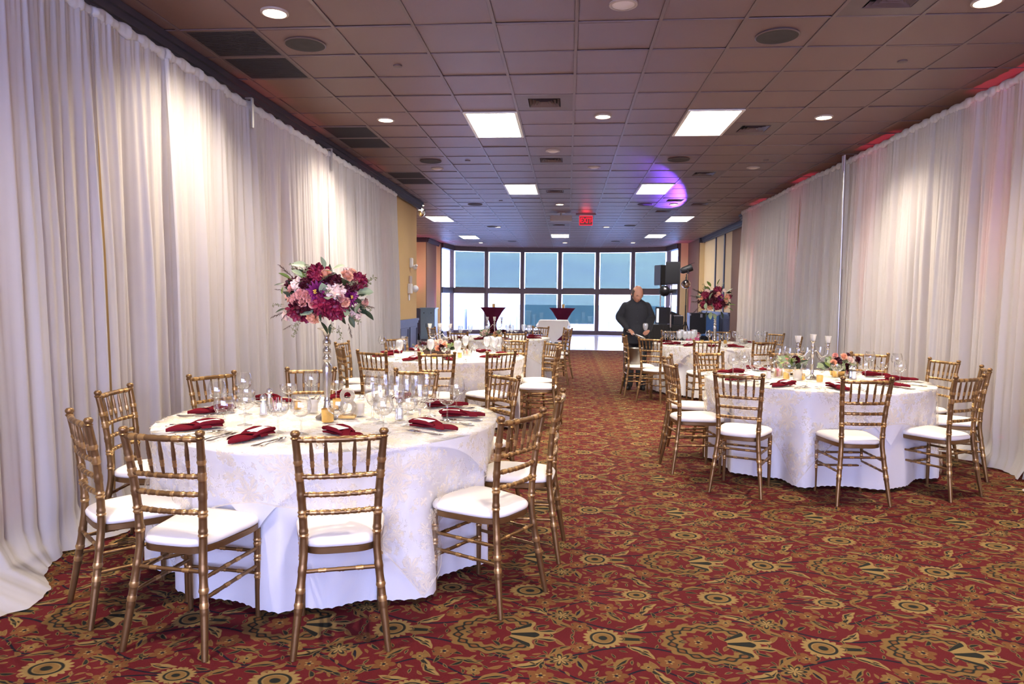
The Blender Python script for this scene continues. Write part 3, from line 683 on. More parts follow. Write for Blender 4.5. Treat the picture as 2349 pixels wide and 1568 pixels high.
for y in (9.93, 12.95): upright(XDR-.10 if y < 10 else XDR+.075, y, ZDR, -1, 0, 'aluminium upright pole standing in the pink lit drape run', 'uprights of the pink lit drapes')
for y in (6.2, 8.33):
    t = thing('crossbar_hook', 'flat metal crossbar hook over the rod pocket before the mustard wall', 'hook', (XDL+.045, y, ZDL), 0, 'crossbar hooks on the drape pipe')
    parts(t, [('hook_plate', MB().box(-.008, .008, -.018, .018, -.20, .05).mesh('hook_plate', 'alu', bevel=.003)), ('hook_top', MB().box(-.06, .008, -.018, .018, .05, .062).mesh('hook_top', 'alu', bevel=.003))])
# coloured uplights standing behind the drapes
can = MB().lathe([(.06, .04), (.075, .06), (.075, .22), (.068, .22), (.064, .20)], 18).mesh('can', 'blackm', 40)
foot = MB().box(-.09, .09, -.05, .05, 0, .02).box(-.09, -.08, -.02, .02, .02, .14).box(.08, .09, -.02, .02, .02, .14).mesh('yoke', 'blackm')
ll = MB().lathe([(.0001, .204), (.064, .204)], 18).mesh('lens', 'uplens'); llb = MB().lathe([(.0001, .204), (.064, .204)], 18).mesh('lens', 'uplens_blue')
for x, y, c, pw, lab, grp in [(4.0, yy, (1.0, .07, .22), 42, 'small black uplight can glowing pink behind the drapes', 'pink uplights behind the drapes') for yy in (6.75, 9.4, 12.2, 15.0)] + \
        [(-3.07, yy, cc, pp, 'small black uplight can glowing behind the drapes before the mustard wall', 'uplights behind the drapes before the mustard wall') for yy, cc, pp in ((3.3, (.85, .16, .6), 8), (6.9, (1, .1, .2), 8), (8.2, (1.0, .12, .25), 9), (10.9, (1.0, .08, .2), 9))]:
    t = thing('uplight', lab, 'light', (x, y, 0), PI/2, grp); parts(t, [('can', can), ('yoke', foot), ('lens', ll)])
    lamp('uplight_lamp', 'SPOT', (0, 0, .215), pw*6, c, t, (PI, 0, 0), spot_size=.40, spot_blend=.8, shadow_soft_size=.05)
# string of tiny bulbs looping above the right drapes
pts = []
for k in range(41):
    y = 6.0+6.2*k/40; sag = abs(math.sin(k/40*PI*3)); pts.append((3.97, y, CEIL-.02-.05*sag))
t = thing('string_lights', 'thin string light cable sagging along the ceiling above the pink lit drapes', 'cable')
put('cable', MB().tube(pts, .006, 6).mesh('cable', 'redcable'), t)
bm_ = MB().ball((0, 0, -.012), .009, 8, 5).mesh('bulb', 'bulb', 60)
for k in range(1, 40, 3): put('bulb', bm_, t, pts[k])
# ================================================================== CHAIRS
def smooth_path(pts, n):
    out = []; P = [Vector(p) for p in pts]; m = len(P)-1
    for k in range(n):
        t = k/(n-1)*m; i = min(int(t), m-1); f = t-i
        p0, p1, p2, p3 = P[max(i-1, 0)], P[i], P[i+1], P[min(i+2, m)]
        out.append(.5*((2*p1)+(p2-p0)*f+(2*p0-5*p1+4*p2-p3)*f*f+(3*p1-p0-3*p2+p3)*f**3))
    return out
def ring_hit(z, rings, w=.0026): return any(abs(z-c-d) < w for c in rings for d in (-.008, .008))
def rings_r(base, z, rings, amp=.0035, w=.0045):
    r = base
    for c in rings:
        for d in (-.008, .008): r += amp*math.exp(-((z-c-d)/w)**2)
    return r
def bamboo(p0, p1, r, nr, seg=8, bulge=0.0):
    p0, p1 = Vector(p0), Vector(p1); L = (p1-p0).length; n = max(10, int(L/.0075)); rg = [L*(k+1)/(nr+1) for k in range(nr)]
    pts = [p0.lerp(p1, k/(n-1)) for k in range(n)]
    rad = [rings_r(r, L*k/(n-1), rg, .0024, .004)+bulge*math.sin(PI*k/(n-1)) for k in range(n)]
    return MB().tube(pts, rad, seg, hi=[ring_hit(L*k/(n-1), rg) for k in range(n)])
def post_mesh(s):
    pts = smooth_path([(.188*s, -.250, 0), (.170*s, -.222, .17), (.150*s, -.196, .36), (.145*s, -.187, .45), (.149*s, -.190, .58), (.159*s, -.204, .73), (.172*s, -.232, .895)], 110)
    rg = [.20, .275, .345, .495, .575, .65, .73, .80]
    rad = [rings_r(.0165-.004*max(0, (.2-p.z)/.2)-.0015*max(0, (p.z-.6)/.3), p.z, rg, .0042, .0042) for p in pts]
    m = MB().tube(pts, rad, 10, hi=[ring_hit(p.z, rg) for p in pts]); t = pts[-1]
    m.lathe([(.014, -.012), (.019, -.004), (.013, .002), (.0185, .010), (.0195, .018), (.014, .026), (.0001, .029)], 12, t)
    return m.mesh('back_post', 'gold', 50)
def P_(z, s=1):   # point on the back post at height z
    tb = [(0, .188, -.250), (.17, .170, -.222), (.36, .150, -.196), (.45, .145, -.187), (.58, .149, -.190), (.73, .159, -.204), (.895, .172, -.232)]
    for a, b in zip(tb, tb[1:]):
        if z <= b[0]: f = (z-a[0])/(b[0]-a[0]); return (s*(a[1]+(b[1]-a[1])*f), a[2]+(b[2]-a[2])*f, z)
def rail(z, dz=0, bow=.018, r=.0105):
    a, b = Vector(P_(z, -1)), Vector(P_(z, 1)); n = 44; pts = []
    for k in range(n):
        t = k/(n-1); p = a.lerp(b, t); p.y -= bow*math.sin(PI*t); pts.append(p)
    L = (b-a).length; rg = [L*(q+1)/7 for q in range(6)] if True else []
    rad = [rings_r(r, L*k/(n-1), rg, .0032, .004) for k in range(n)]
    return MB().tube(pts, rad, 8, hi=[ring_hit(L*k/(n-1), rg) for k in range(n)]).mesh('back_rail', 'gold', 50)
def spindle(k):
    t = (k+1)/6.0; pts = []
    for z in (.885, .732):
        a, b = Vector(P_(z, -1)), Vector(P_(z, 1)); p = a.lerp(b, t); p.y -= .018*math.sin(PI*t); pts.append(p)
    n = 22; q = [pts[0].lerp(pts[1], i/(n-1)) for i in range(n)]; L = (pts[0]-pts[1]).length
    rad = [rings_r(.0048+.0035*math.sin(PI*i/(n-1)), L*i/(n-1), [L*.36, L*.66], .0018, .0035) for i in range(n)]
    return MB().tube(q, rad, 7, hi=[ring_hit(L*i/(n-1), [L*.36, L*.66]) for i in range(n)]).mesh('spindle', 'gold', 50)
def seat_outline(n, inset=0.0, wb=.152, wf=.205, yb=-.20, yf=.200, rc=.075):
    pts = []
    for k in range(n):
        a = 2*PI*k/n; c, s_ = math.cos(a), math.sin(a)
        e = 2/4.2; xx = math.copysign(abs(c)**e, c); yy = math.copysign(abs(s_)**e, s_)
        t = (yy+1)/2; w = wb+(wf-wb)*t
        pts.append((xx*(w-inset), yb+inset+(yf-yb-2*inset)*t+.012*(1-xx*xx)*(1 if yy > 0 else 0)))
    return pts
def seat_meshes():
    n = 40; m = MB(); lay = [(.010, .402), (.0, .407), (.0, .430), (.006, .434)]
    vs = []; fs = []
    for ins, z in lay: vs += [(x, y, z) for x, y in seat_outline(n, ins)]
    for j in range(len(lay)-1):
        for k in range(n): fs.append((j*n+k, j*n+(k+1) % n, (j+1)*n+(k+1) % n, (j+1)*n+k))
    fs += [tuple(range(n-1, -1, -1)), tuple((len(lay)-1)*n+k for k in range(n))]
    fr_ = m.add(vs, fs).mesh('seat_frame', 'gold', 40)
    m = MB(); lay = [(.012, .430), (-.002, .437), (-.004, .450), (.004, .463), (.02, .472), (.055, .479), (.10, .482), (.15, .4835)]
    vs = []; fs = []
    for ins, z in lay:
        vs += [(x, y, z) for x, y in seat_outline(n, ins)]
    for j in range(len(lay)-1):
        for k in range(n): fs.append((j*n+k, j*n+(k+1) % n, (j+1)*n+(k+1) % n, (j+1)*n+k))
    fs += [tuple(range(n-1, -1, -1)), tuple((len(lay)-1)*n+k for k in range(n))]
    return fr_, m.add(vs, fs).mesh('cushion', 'cushion', 180)
SF, CU_ = seat_meshes()
def front_leg(s):
    pts = [Vector((.172*s, .160, .405*(1-k/79))) for k in range(80)]
    return MB().tube(pts, [rings_r(.0155-.004*(1-p.z/.405), p.z, [.345, .27, .19], .0034, .004) for p in pts], 10, hi=[ring_hit(p.z, [.345, .27, .19], .004) for p in pts]).mesh('leg', 'gold', 50)
def st(p0, p1, nr=4): return bamboo(p0, p1, .0085, nr).mesh('stretcher', 'gold', 50)
CHAIR = [('back_post', post_mesh(-1)), ('back_post', post_mesh(1)), ('leg', front_leg(-1)), ('leg', front_leg(1)), ('seat_frame', SF), ('cushion', CU_),
         ('top_rail', rail(.885, r=.0125))]+[('back_rail', rail(z)) for z in (.730, .655, .580)]+[('spindle', spindle(k)) for k in range(5)]
for s in (-1, 1):
    for z in (.315, .235): CHAIR.append(('stretcher', st(P_(z, s), (.172*s, 0.160, z), 4)))
CHAIR += [('stretcher', st(P_(.34, -1), P_(.34, 1), 3)), ('stretcher', st((-.172, .160, .30), (.172, .160, .30), 3)), ('stretcher', st((-.172, .160, .20), (.172, .160, .20), 3))]
def chair(fx, fy, ang, label, group):
    """fx, fy: midpoint of the two finials; ang: facing direction in degrees"""
    a = math.radians(ang); rz = a-PI/2; off = Vector((math.cos(a), math.sin(a)))*.232
    t = thing('chiavari_chair', label, 'chair', (fx+off.x, fy+off.y, 0), rz, group); parts(t, CHAIR); return t
TAB = {'A': (-1.32, 3.88), 'B': (2.17, 6.33), 'C': (-1.42, 8.15), 'D': (-1.22, 12.1), 'E': (2.27, 11.1)}
CH = {'A': [(-2.165, 2.945, 48), (-2.578, 3.81, 6), (-2.427, 4.63, -28), (-1.906, 5.106, -75), (-1.106, 5.101, -106), (-.436, 4.904, -140), (-.031, 3.965, -184), (-.199, 3.249, 149), (-.896, 2.713, 108), (-1.598, 2.641, 83)],
      'B': [(.88, 6.042, 8), (.961, 6.799, -20), (1.266, 5.271, 65), (2.113, 5.166, 94), (2.916, 5.397, 121), (3.46, 6.084, 160), (3.52, 6.85, -165), (3.15, 7.58, -118), (2.3, 7.56, -85), (1.494, 7.316, -60)],
      'C': [(-1.927, 6.813, 69), (-1.26, 6.751, 100), (-.653, 7.016, 130), (-.083, 7.912, 174), (-.179, 8.628, -148), (-.711, 9.089, -105), (-2.188, 9.02, -43), (-2.52, 8.143, -8), (-2.44, 7.391, 30)],
      'D': [(-1.70, 10.85, 72), (-.80, 10.9, 112), (.0, 11.95, 180), (.02, 12.9, -155), (-.5, 13.4, -118), (-2.38, 12.4, -12)],
      'E': [(1.155, 9.90, 57), (.86, 10.62, 4), (1.863, 9.52, 92), (2.61, 9.52, 112), (2.655, 12.5, -100), (1.79, 12.354, -68), (3.42, 11.86, -145), (3.50, 10.827, 165)]}
TNAME = {'A': 'the round table with the glitter number 8 and tall bouquet', 'B': 'the round table with the silver candelabra near the pink lit drapes', 'C': 'the round table with a wooden box of wine coloured flowers',
         'D': 'the round table nearest the white tiled dance floor', 'E': 'the round table where the man in black is serving'}
TSH = {'A': 'number 8 table', 'B': 'candelabra table by the pink drapes', 'C': 'table with the wooden flower box', 'D': 'table nearest the dance floor', 'E': 'table where the man serves'}
CHO = {}
def turned(k, a):
    a = (a+180) % 360-180
    if 45 <= a <= 135: return 'seat towards the windows'
    if -135 <= a <= -45: return 'back towards the windows'
    if k in 'ACD': return 'back to the white drapes' if abs(a) < 90 else 'back to the aisle'
    return 'back to the aisle' if abs(a) < 90 else 'back to the drapes'
for k, lst in CH.items():
    CHO[k] = []
    for c in lst:
        v_ = Vector((c[0]-TAB[k][0], c[1]-TAB[k][1])); v_ *= max(1.0, 1.24/v_.length); c = (TAB[k][0]+v_.x, TAB[k][1]+v_.y, c[2])
        CHO[k].append(chair(*c, 'gold bamboo chair at the '+TSH[k]+', '+turned(k, c[2]), 'gold chairs around the '+TSH[k]))
CHO['E'][1]['label'] = 'gold bamboo style chair with a steel ice bucket standing on its cushion'; del CHO['E'][1]['group']
# ================================================================== TABLES AND CLOTHS
RT, HT = .915, .755
top = MB().lathe([(.0001, HT-.03), (RT-.01, HT-.03), (RT-.005, HT-.015), (RT-.005, HT-.003), (.0001, HT-.003)], 48).mesh('tabletop', 'wood', 40)
tleg = MB().tube([(0, 0, 0), (0, 0, HT-.03)], .016, 10).mesh('leg', 'alu')
def fold_fn(seed, k):
    rr = random.Random(seed); ph = [rr.uniform(0, 6.3) for _ in range(4)]; k1 = rr.choice((13, 14, 15)); k2 = rr.choice((8, 9, 10))
    ca = [(math.atan2(c[1]-TAB[k][1], c[0]-TAB[k][0])) for c in CH[k]]
    def fr_(a, d):
        g = min(1, max(0, d)/.6)
        f = .5*math.cos(k1*a+ph[0]+.5*math.sin(3*a+ph[1]))+.35*math.cos(k2*a+ph[2])+.25*math.cos((k1+k2)*a+ph[3]+math.sin(2*a))
        push = max([math.exp(-(((a-q+PI) % (2*PI)-PI)/.26)**4) for q in ca])
        return RT+.004+.028*g+.052*f*g**1.3-.105*push*min(1, max(0, d)/.27)**1.2
    return fr_
def floor_cloth(fold):
    n = 360; hem = .025
    drops = [0, .008, .02, .04, .07, .12, .2, .3, .42, .54, .64, HT-hem-.004, HT-hem]
    m = MB(); rows = [(.0001, HT+.003), (.45, HT+.003), (RT-.012, HT+.003)]
    vs = []; fs = []
    for r, z in rows: vs += [(r*math.cos(2*PI*i/n), r*math.sin(2*PI*i/n), z) for i in range(n)]
    for j, d in enumerate(drops):
        for i in range(n):
            a = 2*PI*i/n; r = fold(a, d); z = HT+.003-d
            if j == 0: r = RT; z = HT+.002
            if j >= len(drops)-2: z += .006*abs(math.sin(60*a))*(1 if j == len(drops)-1 else .3)
            vs.append((r*math.cos(a), r*math.sin(a), z))
    R_ = len(rows)+len(drops)
    for j in range(R_-1):
        for i in range(n): fs.append((j*n+i, (j+1)*n+i, (j+1)*n+(i+1) % n, j*n+(i+1) % n))
    return m.add(vs, fs).mesh('tablecloth', 'linen', 180)
def square_cloth(side, lift, fold, rot, mat, name, rip_amp):
    """square of cloth laid over the round top: flat inside RT, hanging outside along the folds of the cloth beneath"""
    n = 360; m_in = 8; m_out = 16; h = side/2; vs = []; uv = []; fs = []
    for j in range(m_in+m_out+1):
        for i in range(n):
            a = 2*PI*i/n; rmax = h/max(abs(math.cos(a)), abs(math.sin(a))); aw = a+rot
            if j <= m_in: rho = min(RT, rmax)*j/m_in
            else: rho = min(RT, rmax)+max(0, rmax-RT)*(j-m_in)/m_out
            if rho <= RT-.01: r = max(rho, 1e-4); z = HT+lift
            else:
                d = max(0, rho-RT); cs = abs(math.sin(2*a))**2
                rip = .5+.5*math.cos(18*a)
                r = max(fold(aw, d), fold(aw, d*.6))+lift+.003+rip_amp*rip*min(1, d/.35)*(.4+cs)
                z = HT+lift-max(0, d-.006); z = max(z, .012+.02*(r-RT))
            vs.append((r*math.cos(aw), r*math.sin(aw), z)); uv.append((rho*math.cos(a), rho*math.sin(a)))
    R_ = m_in+m_out+1
    for j in range(R_-1):
        for i in range(n): fs.append((j*n+i, (j+1)*n+i, (j+1)*n+(i+1) % n, j*n+(i+1) % n))
    me = MB().add(vs, fs).mesh(name, mat, 180)
    ul = me.uv_layers.new(name='UVMap'); vi = [0]*len(me.loops); me.loops.foreach_get('vertex_index', vi)
    ul.data.foreach_set('uv', [c for q in vi for c in uv[q]])
    return me
LACE_ROT = {'A': -2, 'B': 20, 'C': -20, 'D': 25, 'E': 40}
for q, (k, (cx, cy)) in enumerate(TAB.items()):
    FF = fold_fn(30+q, k)
    t = thing('round_table', 'six foot round folding table under white cloths, the '+TSH[k], 'table', (cx, cy, 0))
    parts(t, [('tabletop', top)]+[('leg', tleg, (.5*sx, .45*sy, 0)) for sx in (-1, 1) for sy in (-1, 1)])
    tag(put('tablecloth', floor_cloth(FF), None, (cx, cy, 0)), 'white floor length tablecloth with scalloped hem on the '+TSH[k], 'tablecloth')
    tag(put('table_topper', square_cloth(1.86, .006, FF, math.radians(LACE_ROT[k]+42), 'satin', 'topper', .0), None, (cx, cy, 0)), 'plain ivory square topper beneath the lace on the '+TSH[k], 'topper')
    tag(put('lace_overlay', square_cloth(2.32, .011, FF, math.radians(LACE_ROT[k]), 'lace', 'lace', .03), None, (cx, cy, 0)), 'sheer square overlay embroidered with gold flowers on the '+TSH[k], 'overlay')
ZT = HT+.0135
def tp(px, py): p = onz(px, py, ZT); return p
# ================================================================== TABLEWARE
def lathe_glass(prof, name='glass', mat='glass', seg=26): return MB().lathe(prof, seg, cap=False).mesh(name, mat, 60)
def goblet_parts(kind):
    """returns list of parts (foot, stem, bowl), thin walled"""
    if kind == 'balloon': H, bowl = .175, [(.004, .078), (.02, .082), (.036, .094), (.0445, .112), (.0455, .128), (.042, .148), (.036, .168), (.0335, .175)]
    elif kind == 'coupe': H, bowl = .125, [(.004, .072), (.02, .075), (.038, .088), (.046, .105), (.0475, .125)]
    else: H, bowl = .19, [(.006, .07), (.014, .075), (.026, .09), (.036, .115), (.041, .145), (.0405, .17), (.038, .19)]
    zb = bowl[0][1]
    foot = [(.0335, 0), (.034, .002), (.02, .005), (.006, .010), (.0001, .011)]
    stem = [(.0042, .008), (.0036, .03), (.0036, zb-.02), (.0055, zb+.002)]
    if kind == 'water': stem = [(.006, .008), (.0055, .02), (.009, .03), (.0055, .04), (.006, zb-.012), (.0085, zb+.002)]
    return [('bowl', lathe_glass(bowl)), ('stem', lathe_glass(stem, seg=12)), ('foot', lathe_glass(foot))]
GL = {k: goblet_parts(k) for k in ('balloon', 'coupe', 'water')}
ICE = MB().lathe([(.0001, .079), (.012, .081), (.024, .093), (.034, .116), (.039, .145), (.0385, .168), (.03, .180), (.018, .186), (.0001, .188)], 20).mesh('ice', 'ice', 60)
GN = {'balloon': ('wine_glass', 'clear round bowled wine glass on the '), 'coupe': ('coupe_glass', 'clear shallow champagne coupe on the '), 'water': ('water_goblet', 'tall cut water goblet on the ')}
def glass(kind, x, y, tb, ice=False, sc=1.0):
    nm, lb_ = GN[kind]; lab = lb_+TSH[tb]
    if ice: lab = 'water goblet heaped with ice on the '+TSH[tb]
    t = thing(nm, lab, 'glass', (x, y, ZT), rnd(0, 6), ('iced goblets' if ice else nm.replace('_', ' ')+'s')+' on the '+TSH[tb]); t.scale = (sc, sc, sc)
    parts(t, GL[kind]+([('ice', ICE)] if ice else []))
random.seed(21)
def z3(zx, zy): return 340+zx*.34909, 820+zy*.34909
for kind, zx, zy in [('balloon', 455, 375), ('balloon', 503, 492), ('balloon', 628, 300), ('balloon', 1005, 505), ('balloon', 1073, 280), ('balloon', 1475, 285), ('balloon', 1545, 495), ('balloon', 1965, 415), ('balloon', 2025, 345),
                     ('coupe', 640, 375), ('coupe', 635, 445), ('coupe', 855, 492), ('coupe', 1243, 478), ('coupe', 925, 325), ('coupe', 1235, 300), ('coupe', 1705, 450), ('coupe', 1850, 385),
                     ('water', 1475, 408), ('water', 1525, 432), ('water', 1630, 432), ('water', 1640, 350), ('water', 1700, 375), ('water', 1785, 425), ('water', 1830, 330), ('water', 1760, 345), ('water', 1560, 335)]:
    p = tp(*z3(zx, zy)); glass(kind, p.x, p.y, 'A', False, 1.12)
def z4(zx, zy): return 1640+zx*.22137, 740+zy*.22137
for kind, zx, zy in [('balloon', 185, 540), ('balloon', 300, 505), ('balloon', 410, 590), ('balloon', 950, 675), ('balloon', 1555, 600), ('balloon', 1600, 500), ('balloon', 1880, 525), ('balloon', 1915, 615),
                     ('coupe', 580, 510), ('coupe', 770, 620), ('coupe', 450, 560), ('coupe', 1265, 600), ('coupe', 1730, 570), ('water', 665, 485), ('water', 770, 475), ('water', 860, 470), ('water', 950, 465), ('water', 1085, 455), ('water', 720, 450)]:
    p = tp(*z4(zx, zy)); glass(kind, p.x, p.y, 'B', False, 1.1)
def z5(zx, zy): return 820+zx*.21286, 740+zy*.21286
for kind, zx, zy, ice in [('balloon', 265, 310, 0), ('balloon', 505, 310, 0), ('coupe', 390, 370, 0), ('water', 455, 380, 1), ('water', 790, 370, 1), ('water', 1080, 390, 1), ('water', 1165, 320, 1), ('water', 1395, 330, 1), ('water', 1440, 320, 1),
                          ('water', 1480, 345, 1), ('water', 1520, 330, 1), ('balloon', 1600, 335, 0), ('coupe', 945, 400, 0), ('coupe', 1260, 355, 0), ('coupe', 700, 370, 0)]:
    p = tp(*z5(zx, zy)); glass(kind, p.x, p.y, 'C', bool(ice), 1.1)
for kind, zx, zy, ice in [('water', 1110, 160, 1), ('water', 1215, 150, 1), ('water', 1395, 165, 1), ('water', 1620, 140, 1), ('water', 1660, 150, 1), ('water', 1790, 140, 1), ('water', 1850, 150, 1), ('balloon', 1920, 165, 0), ('coupe', 1710, 150, 0)]:
    p = tp(*z5(zx, zy)); glass(kind, p.x, p.y, 'D', bool(ice), 1.1)
def z6(zx, zy): return 1400+zx*.22137, 740+zy*.22137
for kind, zx, zy, ice in [('balloon', 572, 210, 0), ('balloon', 633, 225, 0), ('coupe', 690, 215, 0), ('water', 715, 225, 1), ('water', 770, 230, 1), ('water', 810, 225, 1), ('water', 850, 225, 1), ('water', 870, 205, 1), ('water', 740, 205, 1),
                          ('coupe', 905, 205, 0), ('balloon', 1017, 205, 0), ('coupe', 1140, 210, 0), ('balloon', 1210, 235, 0), ('balloon', 1293, 215, 0), ('coupe', 1330, 225, 0), ('balloon', 1530, 215, 0), ('balloon', 1600, 215, 0)]:
    p = tp(*z6(zx, zy)); glass(kind, p.x, p.y, 'E', bool(ice), 1.1)
# --- napkins: cloth folded to a pointed pocket with a menu card
def napkin_mesh():
    m = MB(); n = 26; sec = 12
    def fn(i, j):
        t = j/(n-1); a = 2*PI*i/sec
        w = .046*(min(1, (t/.36))**.8 if t < .36 else 1.0-.14*math.sin(PI*(t-.36)/.64)); w = max(w, .003)
        hgt = .009+.005*math.sin(PI*t)+.002*math.sin(9*t)
        return (w*math.cos(a), -.11+.22*t, max(0.001, hgt+hgt*.9*math.sin(a)+.004*math.sin(3*a+5*t)))
    m.grid(sec, n, fn, True); m.f.append(tuple(range(sec-1, -1, -1))); m.f.append(tuple((n-1)*sec+k for k in range(sec)))
    for q in (-1, 1): m.tube([(q*.034, -.01, .018), (q*.038, .03, .030), (q*.039, .07, .033), (q*.036, .112, .028)], [.006, .010, .011, .009], 8)
    m.tube([(-.036, .110, .026), (0, .118, .028), (.036, .110, .026)], .009, 8)
    return m.mesh('napkin_roll', 'napkin', 180)
def band_mesh():
    def fn(i, j):
        t = -.35+.7*j/5; a = .02+(PI-.04)*i/14
        return (.050*math.cos(a), -.005+.06*t+.045*math.cos(a), .004+.026*math.sin(a)**.6)
    return MB().grid(15, 6, fn).mesh('fold_band', 'napkin', 180)
NK, NB = napkin_mesh(), band_mesh()
CD = MB().add([(-.029, .020, .031), (.029, .020, .031), (.029, .106, .034), (-.029, .106, .034), (-.029, .020, .033), (.029, .020, .033), (.029, .106, .036), (-.029, .106, .036)], [(3, 2, 1, 0), (4, 5, 6, 7), (0, 1, 5, 4), (1, 2, 6, 5), (2, 3, 7, 6), (3, 0, 4, 7)]).mesh('menu_card', 'card')
def napkin(tb, a, b, card=True):
    A, B = tp(*a), tp(*b); c = (A+B)/2; d = B-A; L = d.length; rz = math.atan2(d.y, d.x)-PI/2
    ctr = Vector((*TAB[tb], ZT)); v = c-ctr
    if v.length > .74: c = ctr+v*(.74/v.length)
    t = thing('napkin', 'burgundy napkin '+('holding a white menu card ' if card else 'folded to a pocket ')+'on the '+TSH[tb], 'napkin', (c.x, c.y, ZT+.0005), rz, 'burgundy napkins '+('with cards ' if card else '')+'on the '+TSH[tb])
    s = max(.8, min(1.25, L/.22)); t.scale = (1.05, s, 1.0)
    parts(t, [('napkin_roll', NK), ('fold_band', NB)]+([('menu_card', CD)] if card else []))
    return c
NAP = {'A': [z3(*q) for q in ((230, 370), (530, 350), (112, 490), (470, 450), (508, 575), (800, 495), (905, 285), (700, 268), (1195, 265), (1320, 240), (1420, 540), (1195, 490), (2040, 480), (1745, 445), (2260, 385), (1975, 385), (2140, 310), (1875, 320), (1640, 285), (1710, 262))],
       'B': [z4(*q) for q in ((515, 680), (785, 645), (1405, 710), (1195, 660), (2025, 670), (1665, 635), (2200, 600), (1860, 600), (1995, 545), (1735, 545), (60, 600), (355, 590), (0, 515), (265, 520), (525, 495), (280, 465), (1480, 490), (1370, 480))],
       'C': [z5(*q) for q in ((475, 415), (655, 395), (1040, 410), (945, 385), (1315, 375), (1530, 380), (1755, 350), (1525, 350), (1440, 310), (1305, 320), (145, 370), (370, 355), (185, 320), (430, 330), (620, 300), (515, 290))],
       'D': [z5(*q) for q in ((1205, 190), (1330, 180), (1985, 170), (1830, 170), (2010, 150), (1870, 150), (1640, 185), (1580, 182), (1110, 175), (1050, 170))],
       'E': [z6(*q) for q in ((435, 225), (610, 225), (620, 255), (790, 240), (1105, 270), (1035, 275), (1470, 270), (1305, 260), (1705, 225), (1515, 240), (1500, 205), (1420, 205), (660, 200), (480, 205))]}
NOCARD = {'A': (0, 3, 4, 9), 'B': (3, 4, 6, 7, 8), 'C': (3, 5), 'D': (1, 2), 'E': (3, 4, 5)}
NC = {}
for k, l in NAP.items():
    NC[k] = [napkin(k, l[2*i], l[2*i+1], i not in NOCARD[k]) for i in range(len(l)//2)]
# --- cutlery
def handle(m, L):
    pts = [(0, -.02+(-L*.55)*k/7, .004+.002*math.sin(k)) for k in range(8)]
    m.tube(pts, [.0022, .0024, .0028, .0034, .0042, .005, .0052, .003], 6); return m
def fork_mesh():
    m = handle(MB(), .19); m.tube([(0, -.02, .004), (0, .02, .005)], [.0022, .003], 6)
    m.box(-.010, .010, .02, .036, .004, .007)
    for q in range(4): x = -.0085+.0057*q; m.tube([(x, .034, .0055), (x, .06, .007), (x, .082, .010)], [.0018, .0016, .0008], 5)
    return m.mesh('fork', 'steel', 50)
def knife_mesh():
    m = handle(MB(), .2); m.add([(-.006, -.02, .003), (.006, -.02, .003), (.009, .08, .003), (.002, .115, .003), (-.006, .09, .003), (-.006, -.02, .006), (.004, -.02, .005), (.007, .08, .004), (.002, .115, .004), (-.006, .09, .006)],
                                [(4, 3, 2, 1, 0), (5, 6, 7, 8, 9), (0, 1, 6, 5), (1, 2, 7, 6), (2, 3, 8, 7), (3, 4, 9, 8), (4, 0, 5, 9)])
    return m.mesh('knife', 'steel', 30)
def spoon_mesh():
    m = handle(MB(), .18); m.tube([(0, -.02, .004), (0, .035, .006)], [.0022, .0025], 6)
    def fn(i, j):
        r = j/5; a = 2*PI*i/16; return (.0175*r*math.cos(a), .055+.027*r*math.sin(a), .004+.007*r*r)
    m.grid(16, 6, fn, True); return m.mesh('spoon', 'steel', 180)
CUT = {'fork': fork_mesh(), 'knife': knife_mesh(), 'spoon': spoon_mesh()}
random.seed(9)
for k in 'ABCE':
    ctr = Vector(TAB[k])
    for i, c in enumerate(NC[k]):
        v = Vector((c.x, c.y))-ctr; ang = math.atan2(v.y, v.x)
        for nm, lat, rad in (('fork', .135, .72), ('fork', .165, .71), ('knife', -.135, .72), ('spoon', -.165, .71)):
            if k in 'CE' and nm == 'fork' and lat > .15: continue
            rad += rnd(-.015, .015); lat += rnd(-.006, .006)
            x = ctr.x+math.cos(ang)*rad-math.sin(ang)*(-lat); y = ctr.y+math.sin(ang)*rad+math.cos(ang)*(-lat)
            o = put(nm, CUT[nm], None, (x, y, ZT), (0, 0, ang+PI/2+rnd(-.08, .08)))
            tag(o, 'polished steel %s laid on the %s' % (nm, TSH[k]), nm, nm+'s on the '+TSH[k])
# --- votives, shakers, sugar caddies
def votive(x, y, kind, tb, s=1.0):
    if kind == 'gold':
        t = thing('votive_candle', 'gold foil votive cup with a cream candle on the '+TSH[tb], 'candle', (x, y, ZT), 0, 'gold votives on the '+TSH[tb])
        parts(t, [('cup', MB().lathe([(.026, 0), (.028, .003), (.030, .062), (.0285, .062), (.027, .01), (.0001, .01)], 18).mesh('cup', 'goldfoil', 40)), ('candle', MB().lathe([(.0265, .011), (.0275, .045), (.02, .047), (.0001, .045)], 16).mesh('candle', 'candle', 40))])
    else:
        t = thing('votive_candle', 'frosted glass votive cup with a candle on the '+TSH[tb], 'candle', (x, y, ZT), 0, 'frosted votives on the '+TSH[tb])
        parts(t, [('cup', MB().lathe([(.028, 0), (.03, .003), (.034, .07), (.032, .07), (.028, .012), (.0001, .012)], 18).mesh('cup', 'frost', 40)), ('candle', MB().lathe([(.0265, .013), (.0275, .04), (.0001, .041)], 16).mesh('candle', 'candle', 40))])
    t.scale = (s, s, s)
